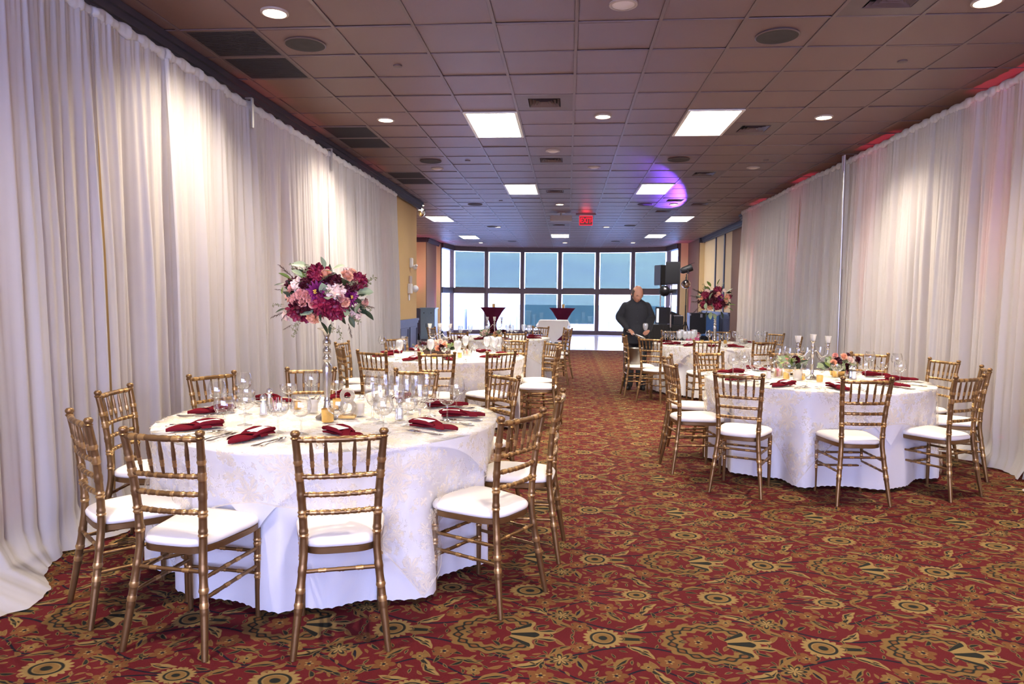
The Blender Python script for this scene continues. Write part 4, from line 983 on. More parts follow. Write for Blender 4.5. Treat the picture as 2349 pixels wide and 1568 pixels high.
def shaker(x, y, tb, pepper=False):
    t = thing('pepper_shaker' if pepper else 'salt_shaker', ('pepper' if pepper else 'salt')+' shaker of glass with chrome cap on the '+TSH[tb], 'shaker', (x, y, ZT), 0, ('pepper' if pepper else 'salt')+' shakers on the '+TSH[tb])
    t.scale = (1.15, 1.15, 1.15)
    parts(t, [('body', MB().lathe([(.022, 0), (.021, .01), (.015, .07), (.0135, .075)], 8).mesh('body', 'glass', 20)), ('contents', MB().lathe([(.0195, .003), (.0145, .055), (.0001, .056)], 8).mesh('contents', 'salt' if not pepper else 'sprig', 20)),
              ('cap', MB().lathe([(.0145, .072), (.016, .078), (.016, .09), (.011, .101), (.0001, .104)], 14).mesh('cap', 'chrome', 40))])
def caddy(x, y, tb):
    t = thing('sugar_caddy', 'glass caddy of sugar packets on the '+TSH[tb], 'caddy', (x, y, ZT), rnd(0, 1), 'sugar caddies on the '+TSH[tb]); t.scale = (1.1, 1.1, 1.1)
    parts(t, [('tray', MB().box(-.048, .048, -.032, .032, 0, .005).box(-.05, -.046, -.034, .034, 0, .05).box(.046, .05, -.034, .034, 0, .05).box(-.046, .046, -.034, -.030, 0, .05).box(-.046, .046, .030, .034, 0, .05).mesh('tray', 'glass'))])
    for q in range(7):
        put('packet', MB().box(-.027, .027, -.001, .001, 0, .062).mesh('packet', 'packet' if q in (2, 3) else ('packet2' if q % 2 else 'card')), t, (-.036+.012*q, 0, .007), (rnd(-.15, .15), rnd(-.2, .2), PI/2+rnd(-.2, .2)))
for zx, zy, kd, s in ((980, 340, 'gold', .8), (1180, 420, 'gold', 1.15), (1245, 335, 'gold', 1.0), (1080, 358, 'frost', 1.0), (1385, 378, 'frost', 1.0)):
    p = tp(*z3(zx, zy)); votive(p.x, p.y, kd, 'A', s)
p = tp(*z3(757, 375)); shaker(p.x, p.y, 'A'); p = tp(*z3(797, 325)); shaker(p.x, p.y, 'A', True); p = tp(*z3(840, 345)); caddy(p.x, p.y, 'A')
p = tp(*z3(1650, 405)); shaker(p.x, p.y, 'A', False)
for zx, zy in ((740, 580), (1085, 610), (1250, 560), (900, 590)): p = tp(*z4(zx, zy)); votive(p.x, p.y, 'gold', 'B', .9)
p = tp(*z4(855, 590)); votive(p.x, p.y, 'frost', 'B', 1.2)
p = tp(*z4(555, 578)); shaker(p.x, p.y, 'B'); p = tp(*z4(1440, 580)); shaker(p.x, p.y, 'B'); p = tp(*z4(1405, 575)); shaker(p.x, p.y, 'B', True)
p = tp(*z4(645, 560)); caddy(p.x, p.y, 'B'); p = tp(*z4(1350, 540)); caddy(p.x, p.y, 'B')
for zx, zy in ((690, 370), (830, 385), (1100, 375)): p = tp(*z5(zx, zy)); votive(p.x, p.y, 'gold', 'C', .9)
p = tp(*z5(630, 370)); shaker(p.x, p.y, 'C'); p = tp(*z5(1180, 350)); caddy(p.x, p.y, 'C')
for zx, zy in ((1470, 180), (1530, 180)): p = tp(*z5(zx, zy)); votive(p.x, p.y, 'gold', 'D', 1.3)
for zx, zy in ((950, 215), (1045, 215), (1190, 215)): p = tp(*z6(zx, zy)); votive(p.x, p.y, 'gold', 'E', .9)
p = tp(*z6(1380, 215)); caddy(p.x, p.y, 'E')
# --- glitter number 8
p = tp(*z3(1310, 395))
t = thing('table_number', 'glittering number 8 on a small gold base among the glasses', 'table number', (p.x, p.y, ZT), .1)
def ring_pts(r, zc, n=28): return [(r*math.cos(2*PI*k/n), 0, zc+r*math.sin(2*PI*k/n)*1.02) for k in range(n)]
parts(t, [('numeral', MB().tube(ring_pts(.033, .052), .0115, 8, False, True).tube(ring_pts(.027, .110), .0105, 8, False, True).mesh('numeral', 'glitter', 180)), ('base', MB().box(-.04, .04, -.022, .022, 0, .014).mesh('base', 'goldfoil', bevel=.003))])
t.scale = (1.15, 1.15, 1.15)
# ================================================================== FLOWERS (heads face +Z, radius 1)
def petal(m, base, dirv, up, L, Wd, cup, curl=0.0, nu=5, nv=4):
    """cupped petal from base along dirv, opening towards up"""
    d = Vector(dirv).normalized(); u = Vector(up); u = (u-d*u.dot(d)).normalized(); s = d.cross(u)
    def fn(i, j):
        a = (i/(nu-1)-.5)*2; t = j/(nv-1); w = Wd*math.sin(PI*(.12+.80*t))**.7
        return Vector(base)+d*(L*t)+s*(a*w)+u*(cup*a*a*w+curl*t*t*L)
    m.grid(nu, nv, fn)
def rose_mesh(mat, seed):
    rr = random.Random(seed); m = MB()
    for lay, (n, r, el, L, w) in enumerate(((3, .10, 86, .55, .26), (4, .18, 80, .62, .34), (5, .30, 66, .72, .42), (6, .38, 48, .75, .48), (6, .42, 26, .72, .48))):
        for k in range(n):
            a = 2*PI*(k+.5*(lay % 2))/n+rr.uniform(-.15, .15); e = math.radians(el+rr.uniform(-5, 5)); o = Vector((math.cos(a), math.sin(a), 0))
            d = o*math.cos(e)+Vector((0, 0, math.sin(e)))
            petal(m, o*r*.6+Vector((0, 0, .25-.06*lay)), d, -o+Vector((0, 0, .2)), L, w, .55, -.12 if lay > 2 else .05)
    m.ball((0, 0, .1), .42, 8, 5); return m.mesh('rose', mat, 180)
def peony_mesh(mat, seed, n=95, w=.23, L=.42):
    rr = random.Random(seed); m = MB(); ga = PI*(3-math.sqrt(5))
    for k in range(n):
        z = 1-1.45*(k+.5)/n; r = math.sqrt(max(0, 1-z*z)); a = ga*k
        o = Vector((r*math.cos(a), r*math.sin(a), z)); rv = Vector((rr.uniform(-1, 1), rr.uniform(-1, 1), rr.uniform(-1, 1)))
        d = (o+rv*.75).normalized(); petal(m, o*.55, d, rv+o*.3, L*rr.uniform(.8, 1.2), w*rr.uniform(.8, 1.2), .5, .2, 4, 3)
    m.ball((0, 0, 0), .62, 10, 6); return m.mesh('peony', mat, 180)
def dahlia_mesh(mat):
    m = MB()
    for lay, (n, el, L) in enumerate(((14, 8, .95), (13, 26, .88), (11, 46, .72), (8, 64, .5))):
        for k in range(n):
            a = 2*PI*(k+.5*(lay % 2))/n; e = math.radians(el); o = Vector((math.cos(a), math.sin(a), 0)); d = o*math.cos(e)+Vector((0, 0, math.sin(e)))
            petal(m, o*.08, d, -o*math.sin(e)+Vector((0, 0, math.cos(e))), L, .15, .9, .05, 3, 4)
    return m.mesh('dahlia', mat, 180)
def stamen_mesh():
    m = MB(); rr = random.Random(3)
    for k in range(20): a = rr.uniform(0, 6.3); r = rr.uniform(0, .16); m.ball((r*math.cos(a), r*math.sin(a), .5+rr.uniform(-.06, .06)), .05, 6, 4)
    return m.mesh('stamens', 'yellow', 180)
def carnation_mesh(mat, seed): return peony_mesh(mat, seed, 70, .27, .5)
def leaf_mesh(mat, w=.38, fold=.12):      # length 1 along +Y
    def fn(i, j):
        a = (i/6-.5)*2; t = j/8; ww = w*math.sin(PI*min(1, .03+.97*t))**.75*(1-.25*t); return (a*ww, t, fold*abs(a)*ww*1.5-.15*t*t)
    m = MB().grid(7, 9, fn); m.tube([(0, -.25, -.02), (0, 0, 0)], [.02, .015], 5); return m.mesh('leaf', mat, 180)
def sprig_mesh(mat, n=16, seed=1):         # feathery spike along +Y
    rr = random.Random(seed); m = MB(); m.tube([(0, 0, 0), (0, .9, .05)], [.02, .008], 5)
    for k in range(n):
        y = .15+.8*k/n; a = rr.uniform(0, 6.3); L = .28*(1.1-k/n*.6); p = Vector((0, y, .04*y)); d = Vector((math.cos(a)*.5, .9, math.sin(a)*.5)).normalized()
        m.tube([p, p+d*L*.5, p+d*L], [.016, .012, .003], 4)
    return m.mesh('grass_sprig', mat, 180)
def berry_mesh(seed=2):
    rr = random.Random(seed); m = MB(); m.tube([(0, 0, 0), (0, 1, 0)], [.02, .01], 5)
    for k in range(26):
        y = .2+.85*rr.random(); a = rr.uniform(0, 6.3); r = rr.uniform(.05, .2); c = (r*math.cos(a), y, r*math.sin(a)); m.tube([(0, y-.06, 0), c], .008, 4); m.ball(c, .045, 6, 4)
    return m.mesh('berry_sprig', 'berry', 180)
FM = {'rose_pink': ('rose', rose_mesh('pink', 1)), 'rose_peach': ('rose', rose_mesh('peach', 2)), 'rose_dark': ('rose', rose_mesh('darkred', 3)), 'rose_cream': ('rose', rose_mesh('cream', 4)),
      'peony': ('peony', peony_mesh('peony', 5)), 'peony_dark': ('peony', peony_mesh('darkred', 6)), 'hydrangea': ('hydrangea', peony_mesh('peony', 7, 170, .15, .34)), 'dahlia': ('dahlia', dahlia_mesh('purple')), 'carn': ('carnation', carnation_mesh('cream', 8))}
STAM = stamen_mesh()
LM = {'euc': ('leaf', leaf_mesh('euc', .42)), 'dark': ('leaf', leaf_mesh('leafdark', .26)), 'lime': ('leaf', leaf_mesh('lime', .3)), 'sprig': ('grass_sprig', sprig_mesh('sprig')), 'berry': ('berry_sprig', berry_mesh())}
def face_rot(n, spin=0.0): return (Vector(n).normalized().to_track_quat('Z', 'Y') @ Euler((0, 0, spin)).to_quaternion()).to_euler()
def along_rot(d, spin=0.0): return (Vector(d).normalized().to_track_quat('Y', 'Z') @ Euler((0, spin, 0)).to_quaternion()).to_euler()
def flower(par, kind, pos, n, r, spin=0.0):
    nm, me = FM[kind]; o = put(nm, me, par, pos, face_rot(n, spin), (r, r, r))
    if kind == 'dahlia': put('stamens', STAM, o)
def green(par, kind, pos, d, L, spin=0.0):
    nm, me = LM[kind]; put(nm, me, par, pos, along_rot(d, spin), (L, L, L))
def bouquet(par, c, R, front, seed, nback=16, ngreen=46):
    """front: (kind, dx, dz, r) placed on the camera side of a squashed ball of radius R about c"""
    rr = random.Random(seed); c = Vector(c); RZ = R*.78
    put('foam_core', MB().ball((0, 0, 0), R*.62, 14, 8, .8).mesh('foam_core', 'leafdark', 180), par, c)
    occupied = []
    for kind, dx, dz, r in front:
        rho = min(.97, math.sqrt((dx/R)**2+(dz/RZ)**2)); dy = -math.sqrt(1-rho*rho)*R*.92
        n = Vector((dx, dy, dz*1.2)); pos = Vector((dx, dy, dz))-n.normalized()*r*.55
        flower(par, kind, c+pos, n+Vector((rr.uniform(-.03, .03), 0, rr.uniform(0, .05))), r, rr.uniform(0, 6)); occupied.append((pos, r))
    pal = ['peony', 'rose_pink', 'rose_peach', 'rose_dark', 'carn', 'dahlia', 'hydrangea', 'peony_dark']
    for k in range(nback):
        a = PI*(.08+.84*(k+.5)/nback); z = rr.uniform(-.45, .8); q = math.sqrt(1-z*z)
        n = Vector((q*math.cos(a), q*math.sin(a)*.95, z*.85)); kd = pal[k % len(pal)]; r = R*(.26 if kd in ('peony', 'hydrangea', 'peony_dark') else .15)
        flower(par, kd, c+n*(R*.9)-n*r*.4, n, r, rr.uniform(0, 6))
    for k in range(ngreen):
        z = rr.uniform(-.75, .95); a = rr.uniform(0, 2*PI); q = math.sqrt(1-z*z); n = Vector((q*math.cos(a), q*math.sin(a), z*.85))
        kd = rr.choice(['dark', 'dark', 'dark', 'dark', 'euc', 'lime', 'sprig', 'berry'])
        d = n+Vector((rr.uniform(-.5, .5), rr.uniform(-.5, .5), rr.uniform(-.6, .4)))
        green(par, kd, c+n*R*rr.uniform(.62, .85), d, R*rr.uniform(.24, .40), rr.uniform(0, 6))
def stand_profile(h):   # mercury candlestick
    q = h/.62
    return [(.062, 0), (.066, .004), (.06, .012), (.040, .022), (.026, .045), (.019, .075), (.016, .10), (.0155, .105*q+.01), (.020, .12*q), (.0155, .135*q), (.016, .15*q), (.018, .20*q), (.024, .30*q), (.026, .345*q), (.023, .365*q), (.014, .385*q),
            (.019, .395*q), (.0235, .405*q), (.024, .42*q), (.015, .432*q), (.013, .44*q), (.022, .455*q), (.023, .475*q), (.013, .49*q), (.012, .497*q), (.022, .51*q), (.0235, .53*q), (.014, .548*q), (.0125, .555*q), (.019, .575*q), (.022, .60*q), (.05, .615*q), (.052, .62*q), (.0001, .62*q)]
# tall bouquet on the number 8 table
p = tp(751, 958); ta = thing('tall_bouquet', 'tall bouquet of burgundy and blush flowers on a mercury candlestick, number 8 table', 'bouquet', (p.x, p.y, ZT))
pt = ony(751, 752, p.y); hs_ = pt.z-ZT
put('candlestick', MB().lathe(stand_profile(hs_), 28).mesh('candlestick', 'silver', 60), ta)
pc = ony(757, 677, p.y); ppm = FPX/p.y/1.0; cz = pc.z-ZT; cx_ = pc.x-p.x
K_ = .12115/ (FPX/(p.y*1.02))       # zoom pixel to metres on the bouquet
def fz(kind, zx, zy, r): return (kind, (zx-966)*K_, (702-zy)*K_, r*(1.38 if 'rose' in kind else 1.22))
front = [fz(*q) for q in (('hydrangea', 860, 215, .068), ('hydrangea', 1080, 920, .078), ('hydrangea', 1270, 1000, .07), ('hydrangea', 900, 330, .045), ('peony', 300, 1040, .062), ('peony_dark', 565, 940, .055), ('peony_dark', 240, 490, .045), ('peony', 560, 1130, .04), ('dahlia', 940, 640, .055), ('dahlia', 1545, 740, .042),
         ('carn', 1310, 630, .047), ('carn', 490, 490, .036), ('rose_pink', 425, 790, .026), ('rose_pink', 615, 690, .028), ('rose_pink', 730, 705, .023), ('rose_pink', 340, 570, .025), ('rose_pink', 650, 840, .025), ('rose_pink', 860, 875, .02), ('rose_pink', 800, 790, .016),
         ('rose_pink', 520, 730, .022), ('rose_peach', 775, 1145, .034), ('rose_peach', 215, 735, .033), ('rose_peach', 1430, 320, .03), ('rose_peach', 1060, 300, .03), ('rose_peach', 1450, 830, .024), ('rose_pink', 1380, 760, .02), ('carn', 1560, 1070, .036), ('peony_dark', 1540, 560, .03), ('rose_cream', 150, 1120, .026), ('peony_dark', 700, 480, .04), ('peony_dark', 1250, 420, .045))]
bouquet(ta, (cx_, 0, cz), .228, front, 77, 16, 60)
cb = Vector((cx_, 0, cz))
for kd, zx, zy, dx, dz, L in (('euc', 640, 165, -1, .22, .075), ('euc', 1040, 200, -.1, 1, .055), ('euc', 1215, 330, -1, -.5, .08), ('euc', 1200, 215, 1, .35, .06), ('euc', 1215, 280, -.9, .3, .045), ('euc', 660, 350, -.9, .6, .055), ('euc', 715, 310, -.6, 1, .045), ('euc', 1580, 1020, .35, 1, .055), ('dark', 1670, 970, .9, -.6, .075), ('euc', 560, 520, .8, .6, .04),
                              ('dark', 160, 500, -1, 0, .05), ('lime', 330, 400, -.9, .6, .06), ('lime', 130, 560, -.2, -1, .035), ('dark', 1470, 1090, .5, -.8, .06), ('dark', 980, 1190, .7, -.8, .07), ('dark', 1130, 1230, -.1, -1, .05), ('dark', 160, 960, -.9, -.3, .05),
                              ('sprig', 420, 380, -.8, .75, .09), ('sprig', 160, 1020, -1, -.5, .075), ('sprig', 1500, 480, 1, -.1, .07), ('sprig', 1650, 860, 1, -.25, .085), ('sprig', 1390, 1230, .3, -1, .075), ('sprig', 430, 930, -.6, -.9, .08), ('sprig', 300, 1260, -.9, -.6, .05), ('sprig', 150, 620, -1, .1, .045),
                              ('berry', 470, 330, -.3, 1, .055), ('berry', 760, 380, .1, .9, .06), ('berry', 560, 1150, -.7, -.9, .06), ('berry', 420, 1290, -.5, -1, .055), ('berry', 1240, 1260, .2, -1, .065), ('berry', 1180, 1180, .1, -1, .05), ('berry', 1480, 510, 1, .3, .055), ('berry', 140, 880, -1, -.1, .05), ('berry', 1660, 880, .9, -.3, .06), ('berry', 1110, 680, .4, .2, .05)):
    x_, z_ = (zx-966)*K_, (702-zy)*K_; rho = min(.98, math.hypot(x_/.235, z_/.19)); y_ = -math.sqrt(1-rho*rho)*.215-.015
    green(ta, kd, cb+Vector((x_, y_, z_)), (dx, -.25, dz), L*1.12, random.Random(int(zx)).uniform(-.6, .6))
# tall bouquet on the serving table
p = tp(1639, 786); te = thing('tall_bouquet', 'tall bouquet of red and peach flowers on a silver candlestick, table where the man serves', 'bouquet', (p.x, p.y, ZT))
pt = ony(1639, 722, p.y); put('candlestick', MB().lathe(stand_profile(pt.z-ZT), 22).mesh('candlestick', 'silver', 60), te)
pc = ony(1637, 684, p.y); Ke = .15310/(FPX/p.y)
front = [(k_, (zx-900)*Ke, (670-zy)*Ke, r*1.28) for k_, zx, zy, r in (('hydrangea', 945, 790, .085), ('hydrangea', 730, 790, .07), ('peony', 930, 530, .06), ('peony', 730, 610, .06), ('peony_dark', 850, 600, .05), ('peony_dark', 880, 690, .05), ('dahlia', 960, 650, .05), ('rose_peach', 1070, 650, .045), ('rose_peach', 1070, 800, .04), ('rose_peach', 1050, 710, .045), ('rose_peach', 820, 810, .045), ('rose_peach', 930, 600, .03), ('carn', 770, 560, .035), ('rose_pink', 890, 630, .03), ('peony', 1120, 640, .035), ('rose_peach', 700, 670, .03), ('carn', 1030, 545, .025), ('peony_dark', 1010, 760, .05), ('peony_dark', 790, 720, .05))]
ce = Vector((pc.x-p.x, 0, pc.z-ZT)); bouquet(te, ce, .27, front, 78, 12, 60)
for kd, zx, zy, dx, dz, L in (('lime', 830, 500, -.6, 1, .11), ('lime', 940, 470, .2, 1, .1), ('lime', 800, 540, -.8, .6, .1), ('lime', 1100, 760, 1, .1, .1), ('lime', 1110, 810, .8, -.4, .08), ('euc', 1060, 580, .6, .6, .1), ('euc', 800, 680, .2, .8, .12), ('euc', 760, 740, -.2, -1, .1), ('euc', 860, 870, -.2, -1, .12), ('euc', 900, 890, .3, -1, .1), ('dark', 1000, 860, .4, -1, .12), ('dark', 800, 860, -.3, -1, .1), ('lime', 980, 500, .5, .9, .09),
                              ('sprig', 720, 600, -1, .35, .2), ('sprig', 700, 660, -1, .1, .2), ('sprig', 700, 720, -1, -.05, .17), ('sprig', 690, 800, -.8, -.8, .15)):
    x_, z_ = (zx-900)*Ke, (670-zy)*Ke; rho = min(.98, math.hypot(x_/.28, z_/.22)); green(te, kd, ce+Vector((x_, -math.sqrt(1-rho*rho)*.25, z_)), (dx, -.25, dz), L, .3)
# --- candelabra: three arms with glass votive cups
def arm_path(s, x=.115, z=.30):
    return [(0, 0, z), (s*.03, 0, z+.015), (s*.05, 0, z-.005), (s*.07, 0, z-.03), (s*.095, 0, z-.035), (s*x, 0, z-.012), (s*(x+.002), 0, z+.03)]
def candelabra(x, y, tb, h=.42, rz=0.0, label=None, ys=1.0):
    t = thing('candelabra', label or 'silver three arm candelabra with glass candle cups on the '+TSH[tb], 'candelabra', (x, y, ZT), rz)
    za = h*.70
    put('column', MB().lathe([(.055, 0), (.057, .005), (.04, .015), (.018, .03), (.012, .05), (.011, za*.5), (.016, za*.55), (.011, za*.6), (.012, za-.03), (.019, za-.01), (.014, za+.01), (.010, za+.03), (.011, h-.06), (.018, h-.045), (.010, h-.03), (.012, h-.01), (.028, h)], 18).mesh('column', 'silver', 60), t)
    cup = MB().lathe([(.0001, .0), (.018, .001), (.024, .02), (.028, .05), (.033, .07), (.031, .07), (.026, .05), (.022, .02), (.0001, .006)], 18).mesh('glass_cup', 'frost', 60)
    wax = MB().lathe([(.0001, .008), (.020, .01), (.0235, .035), (.0001, .037)], 14).mesh('candle', 'card', 40)
    cs = (.85, .85, .85); put('glass_cup', cup, t, (0, 0, h), (0, 0, 0), cs); put('candle', wax, t, (0, 0, h), (0, 0, 0), cs)
    for s in (-1, 1):
        P = smooth_path(arm_path(s, .125, za), 26)
        o = put('arm', MB().tube(P, .0055, 8).mesh('arm', 'silver', 180), t)
        put('drip_pan', MB().lathe([(.008, 0), (.016, .01), (.010, .022), (.018, .034), (.012, .046), (.012, .052), (.028, .058), (.0001, .06)], 16).mesh('drip_pan', 'silver', 60), o, (s*.127, 0, za+.025))
        put('glass_cup', cup, t, (s*.127, 0, za+.085), (0, 0, 0), cs); put('candle', wax, t, (s*.127, 0, za+.085), (0, 0, 0), cs)
    return t
p = tp(1862, 868); candelabra(p.x, p.y, 'B', (ony(1862, 782, p.y).z-ZT), 0)
p = tp(1009, 806); candelabra(p.x, p.y, 'C', (ony(1009, 752, p.y).z-ZT), .1)
p = tp(1134, 773); candelabra(p.x, p.y, 'D', (ony(1134, 734, p.y).z-ZT), -.1)
# --- low arrangements
def low_arr(x, y, tb, R, seed, flowers, box=True, label=''):
    t = thing('flower_arrangement', label, 'flowers', (x, y, ZT)); rr = random.Random(seed)
    if box:
        for s in (-1, 1):
            put('box_side', MB().box(-.15, .15, s*.06-.006, s*.06+.006, 0, .075).mesh('box_side', 'wood'), t); put('box_end', MB().box(s*.15-.006, s*.15+.006, -.054, .054, 0, .075).mesh('box_end', 'wood'), t)
    else: put('bowl', MB().lathe([(.04, 0), (.06, .01), (.066, .05), (.062, .05), (.055, .012), (.0001, .012)], 20).mesh('bowl', 'goldfoil', 60), t)
    put('foam_core', MB().ball((0, 0, .055), .05, 12, 6, .8).mesh('foam_core', 'leafdark', 180), t, (0, 0, 0), (0, 0, 0), (2.4 if box else 1.4, 1.2, 1))
    for k_, dx, dy, dz, r in flowers: flower(t, k_, (dx, dy, dz), (dx*2, dy*3-.12, .16), r, rr.uniform(0, 6))
    for k in range(46):
        a = rr.uniform(0, 2*PI); z = rr.uniform(.05, .13); x_ = math.cos(a)*R*rr.uniform(.4, .95); y_ = math.sin(a)*.08
        green(t, rr.choice(['dark', 'dark', 'euc', 'euc', 'lime', 'berry', 'sprig']), (x_, y_, z), (math.cos(a)*1.1, math.sin(a)-.2, rr.uniform(-.1, 1.1)), rr.uniform(.05, .095), rr.uniform(0, 6))
    return t
p = tp(1915, 862)
low_arr(p.x+.02, p.y, 'B', .15, 5, [('rose_peach', -.06, -.06, .12, .04), ('rose_peach', .03, -.05, .18, .036), ('rose_cream', .085, -.05, .15, .038), ('rose_dark', .05, -.08, .085, .045), ('rose_dark', .15, -.04, .15, .042), ('rose_dark', .09, .02, .19, .03), ('peony_dark', -.01, -.02, .13, .05), ('rose_pink', -.03, -.02, .185, .03), ('rose_cream', 0, .07, .15, .036), ('rose_peach', .08, .07, .15, .035)], False, 'loose low posy of peach and wine roses in a gold bowl beside the candelabra')
p = tp(1822, 858)
low_arr(p.x-.02, p.y+.03, 'B', .09, 6, [('rose_dark', .02, -.05, .13, .046), ('rose_peach', .10, -.03, .115, .032), ('rose_cream', -.07, -.05, .09, .034), ('rose_pink', -.03, .05, .12, .03)], False, 'small posy with a dark wine rose and white blooms left of the candelabra stem')
p = tp(1002, 815)
low_arr(p.x, p.y, 'C', .22, 7, [('peony_dark', -.15, -.06, .12, .055), ('rose_dark', -.12, -.08, .10, .04), ('rose_peach', .03, -.1, .09, .042), ('rose_peach', .10, -.08, .12, .042), ('rose_dark', .075, -.1, .095, .048), ('rose_cream', .05, -.06, .16, .045), ('rose_cream', .10, -.05, .15, .036), ('rose_pink', -.22, -.05, .10, .034), ('carn', -.02, 0, .15, .04), ('peony_dark', .17, -.02, .16, .04), ('dahlia', 0, .06, .14, .05), ('rose_peach', -.1, .06, .14, .04)], True, 'wooden box packed with wine, peach and cream blooms under the candelabra')
p = tp(1130, 777)
low_arr(p.x, p.y, 'D', .2, 8, [('rose_cream', -.12, -.08, .10, .06), ('rose_cream', -.05, -.06, .13, .045), ('rose_dark', .0, -.08, .14, .045), ('rose_dark', .18, -.06, .12, .05), ('rose_peach', .05, -.08, .09, .042), ('carn', .12, -.04, .10, .04), ('rose_pink', -.18, -.02, .09, .04)], True, 'low box of cream and wine flowers on the table nearest the dance floor')
# ================================================================== SERVER, ICE BUCKET
def evalmesh(me, mods):
    o = bpy.data.objects.new('tmp', me); COL.objects.link(o)
    for t_, kw in mods:
        md = o.modifiers.new(t_, t_)
        for a, b in kw.items(): setattr(md, a, b)
    bpy.context.view_layer.update()
    r = bpy.data.meshes.new_from_object(o.evaluated_get(bpy.context.evaluated_depsgraph_get())); bpy.data.objects.remove(o); return r
def skin(nodes, edges, root=0, sub=2):
    """nodes: (x,y,z,rx,ry)"""
    me = bpy.data.meshes.new('skel'); me.from_pydata([n[:3] for n in nodes], edges, [])
    o = bpy.data.objects.new('tmp', me); COL.objects.link(o)
    md = o.modifiers.new('s', 'SKIN'); md.use_smooth_shade = True
    for i, n in enumerate(nodes): me.skin_vertices[0].data[i].radius = (n[3], n[4]); me.skin_vertices[0].data[i].use_root = (i == root)
    if sub: sd = o.modifiers.new('d', 'SUBSURF'); sd.levels = sub; sd.render_levels = sub
    bpy.context.view_layer.update()
    r = bpy.data.meshes.new_from_object(o.evaluated_get(bpy.context.evaluated_depsgraph_get())); bpy.data.objects.remove(o); return r
def merge(meshes, voxel, mat, smooth_it=4):
    bm = bmesh.new()
    for me in meshes:
        b2 = bmesh.new(); b2.from_mesh(me); bmesh.ops.remove_doubles(b2, verts=b2.verts, dist=1e-5); bmesh.ops.recalc_face_normals(b2, faces=b2.faces)
        tmp = bpy.data.meshes.new('tmp'); b2.to_mesh(tmp); b2.free(); bm.from_mesh(tmp)
    out = bpy.data.meshes.new('merged'); bm.to_mesh(out); bm.free()
    r = evalmesh(out, [('REMESH', dict(mode='VOXEL', voxel_size=voxel)), ('SMOOTH', dict(factor=.5, iterations=smooth_it))])
    r.materials.clear(); r.materials.append(MT[mat]); r.polygons.foreach_set('use_smooth', [True]*len(r.polygons)); return r
MY = 11.42
mx = ony(1459, 700, MY).x
# person local frame: origin on floor, +x to the right of the picture, -y towards the camera (he faces -y)
SHZ, HIPZ = 1.40, .93
HS = 1.13
hd = Vector((.005, -.125, 1.535))          # head centre, bowed forward
Rh = Matrix.Rotation(math.radians(16), 3, 'Z') @ Matrix.Rotation(math.radians(27), 3, 'X')
def head_mesh():
    m = MB(); nu, nv = 36, 28
    def fn(i, j):
        a = 2*PI*i/nu; ph = PI*j/(nv-1); sx, sy, sz = math.sin(ph)*math.cos(a), math.sin(ph)*math.sin(a), math.cos(ph)
        x, y, z = sx*.076, sy*.096, sz*.118
        fr_ = max(0, -sy)                      # face side is -y
        if z < 0: k = 1+.0*z; x *= 1-.30*(-z/.118)**1.5; y = y*(1-.12*(-z/.118)) - .012*(-z/.118)
        # brow, eye sockets, nose, lips, chin
        g = lambda cx, cz, w, h: math.exp(-((x-cx)/w)**2-((z-cz)/h)**2)*(1 if fr_ > .25 else 0)
        y -= .008*g(0, .022, .05, .012); y += .010*(g(.03, .002, .016, .011)+g(-.03, .002, .016, .011))
        y -= .024*g(0, -.028, .011, .020)+.012*g(0, -.012, .009, .02)+.006*(g(.011, -.036, .006, .007)+g(-.011, -.036, .006, .007))
        y -= .007*(g(0, -.060, .022, .005)+g(0, -.071, .019, .006)); y += .005*g(0, -.0655, .022, .003); y -= .010*g(0, -.098, .022, .014)
        y -= .004*(g(.04, -.02, .018, .02)+g(-.04, -.02, .018, .02))
        return Vector((x, y, z))
    m.grid(nu, nv, fn, True)
    for s in (-1, 1):   # ears
        m.lathe([(.0001, -.006), (.018, -.005), (.024, .0), (.020, .006), (.012, .002), (.0001, .003)], 14, (s*.078, .008, -.008), Matrix.Rotation(s*1.35, 3, 'Y') @ Matrix.Scale(1.35, 3, (1, 0, 0)) if False else Matrix.Rotation(s*1.35, 3, 'Y'))
    me = m.mesh('head', None, 180)
    me.transform(Matrix.Scale(HS, 4)); me.transform(Rh.to_4x4()); me.transform(Matrix.Translation(hd)); return me
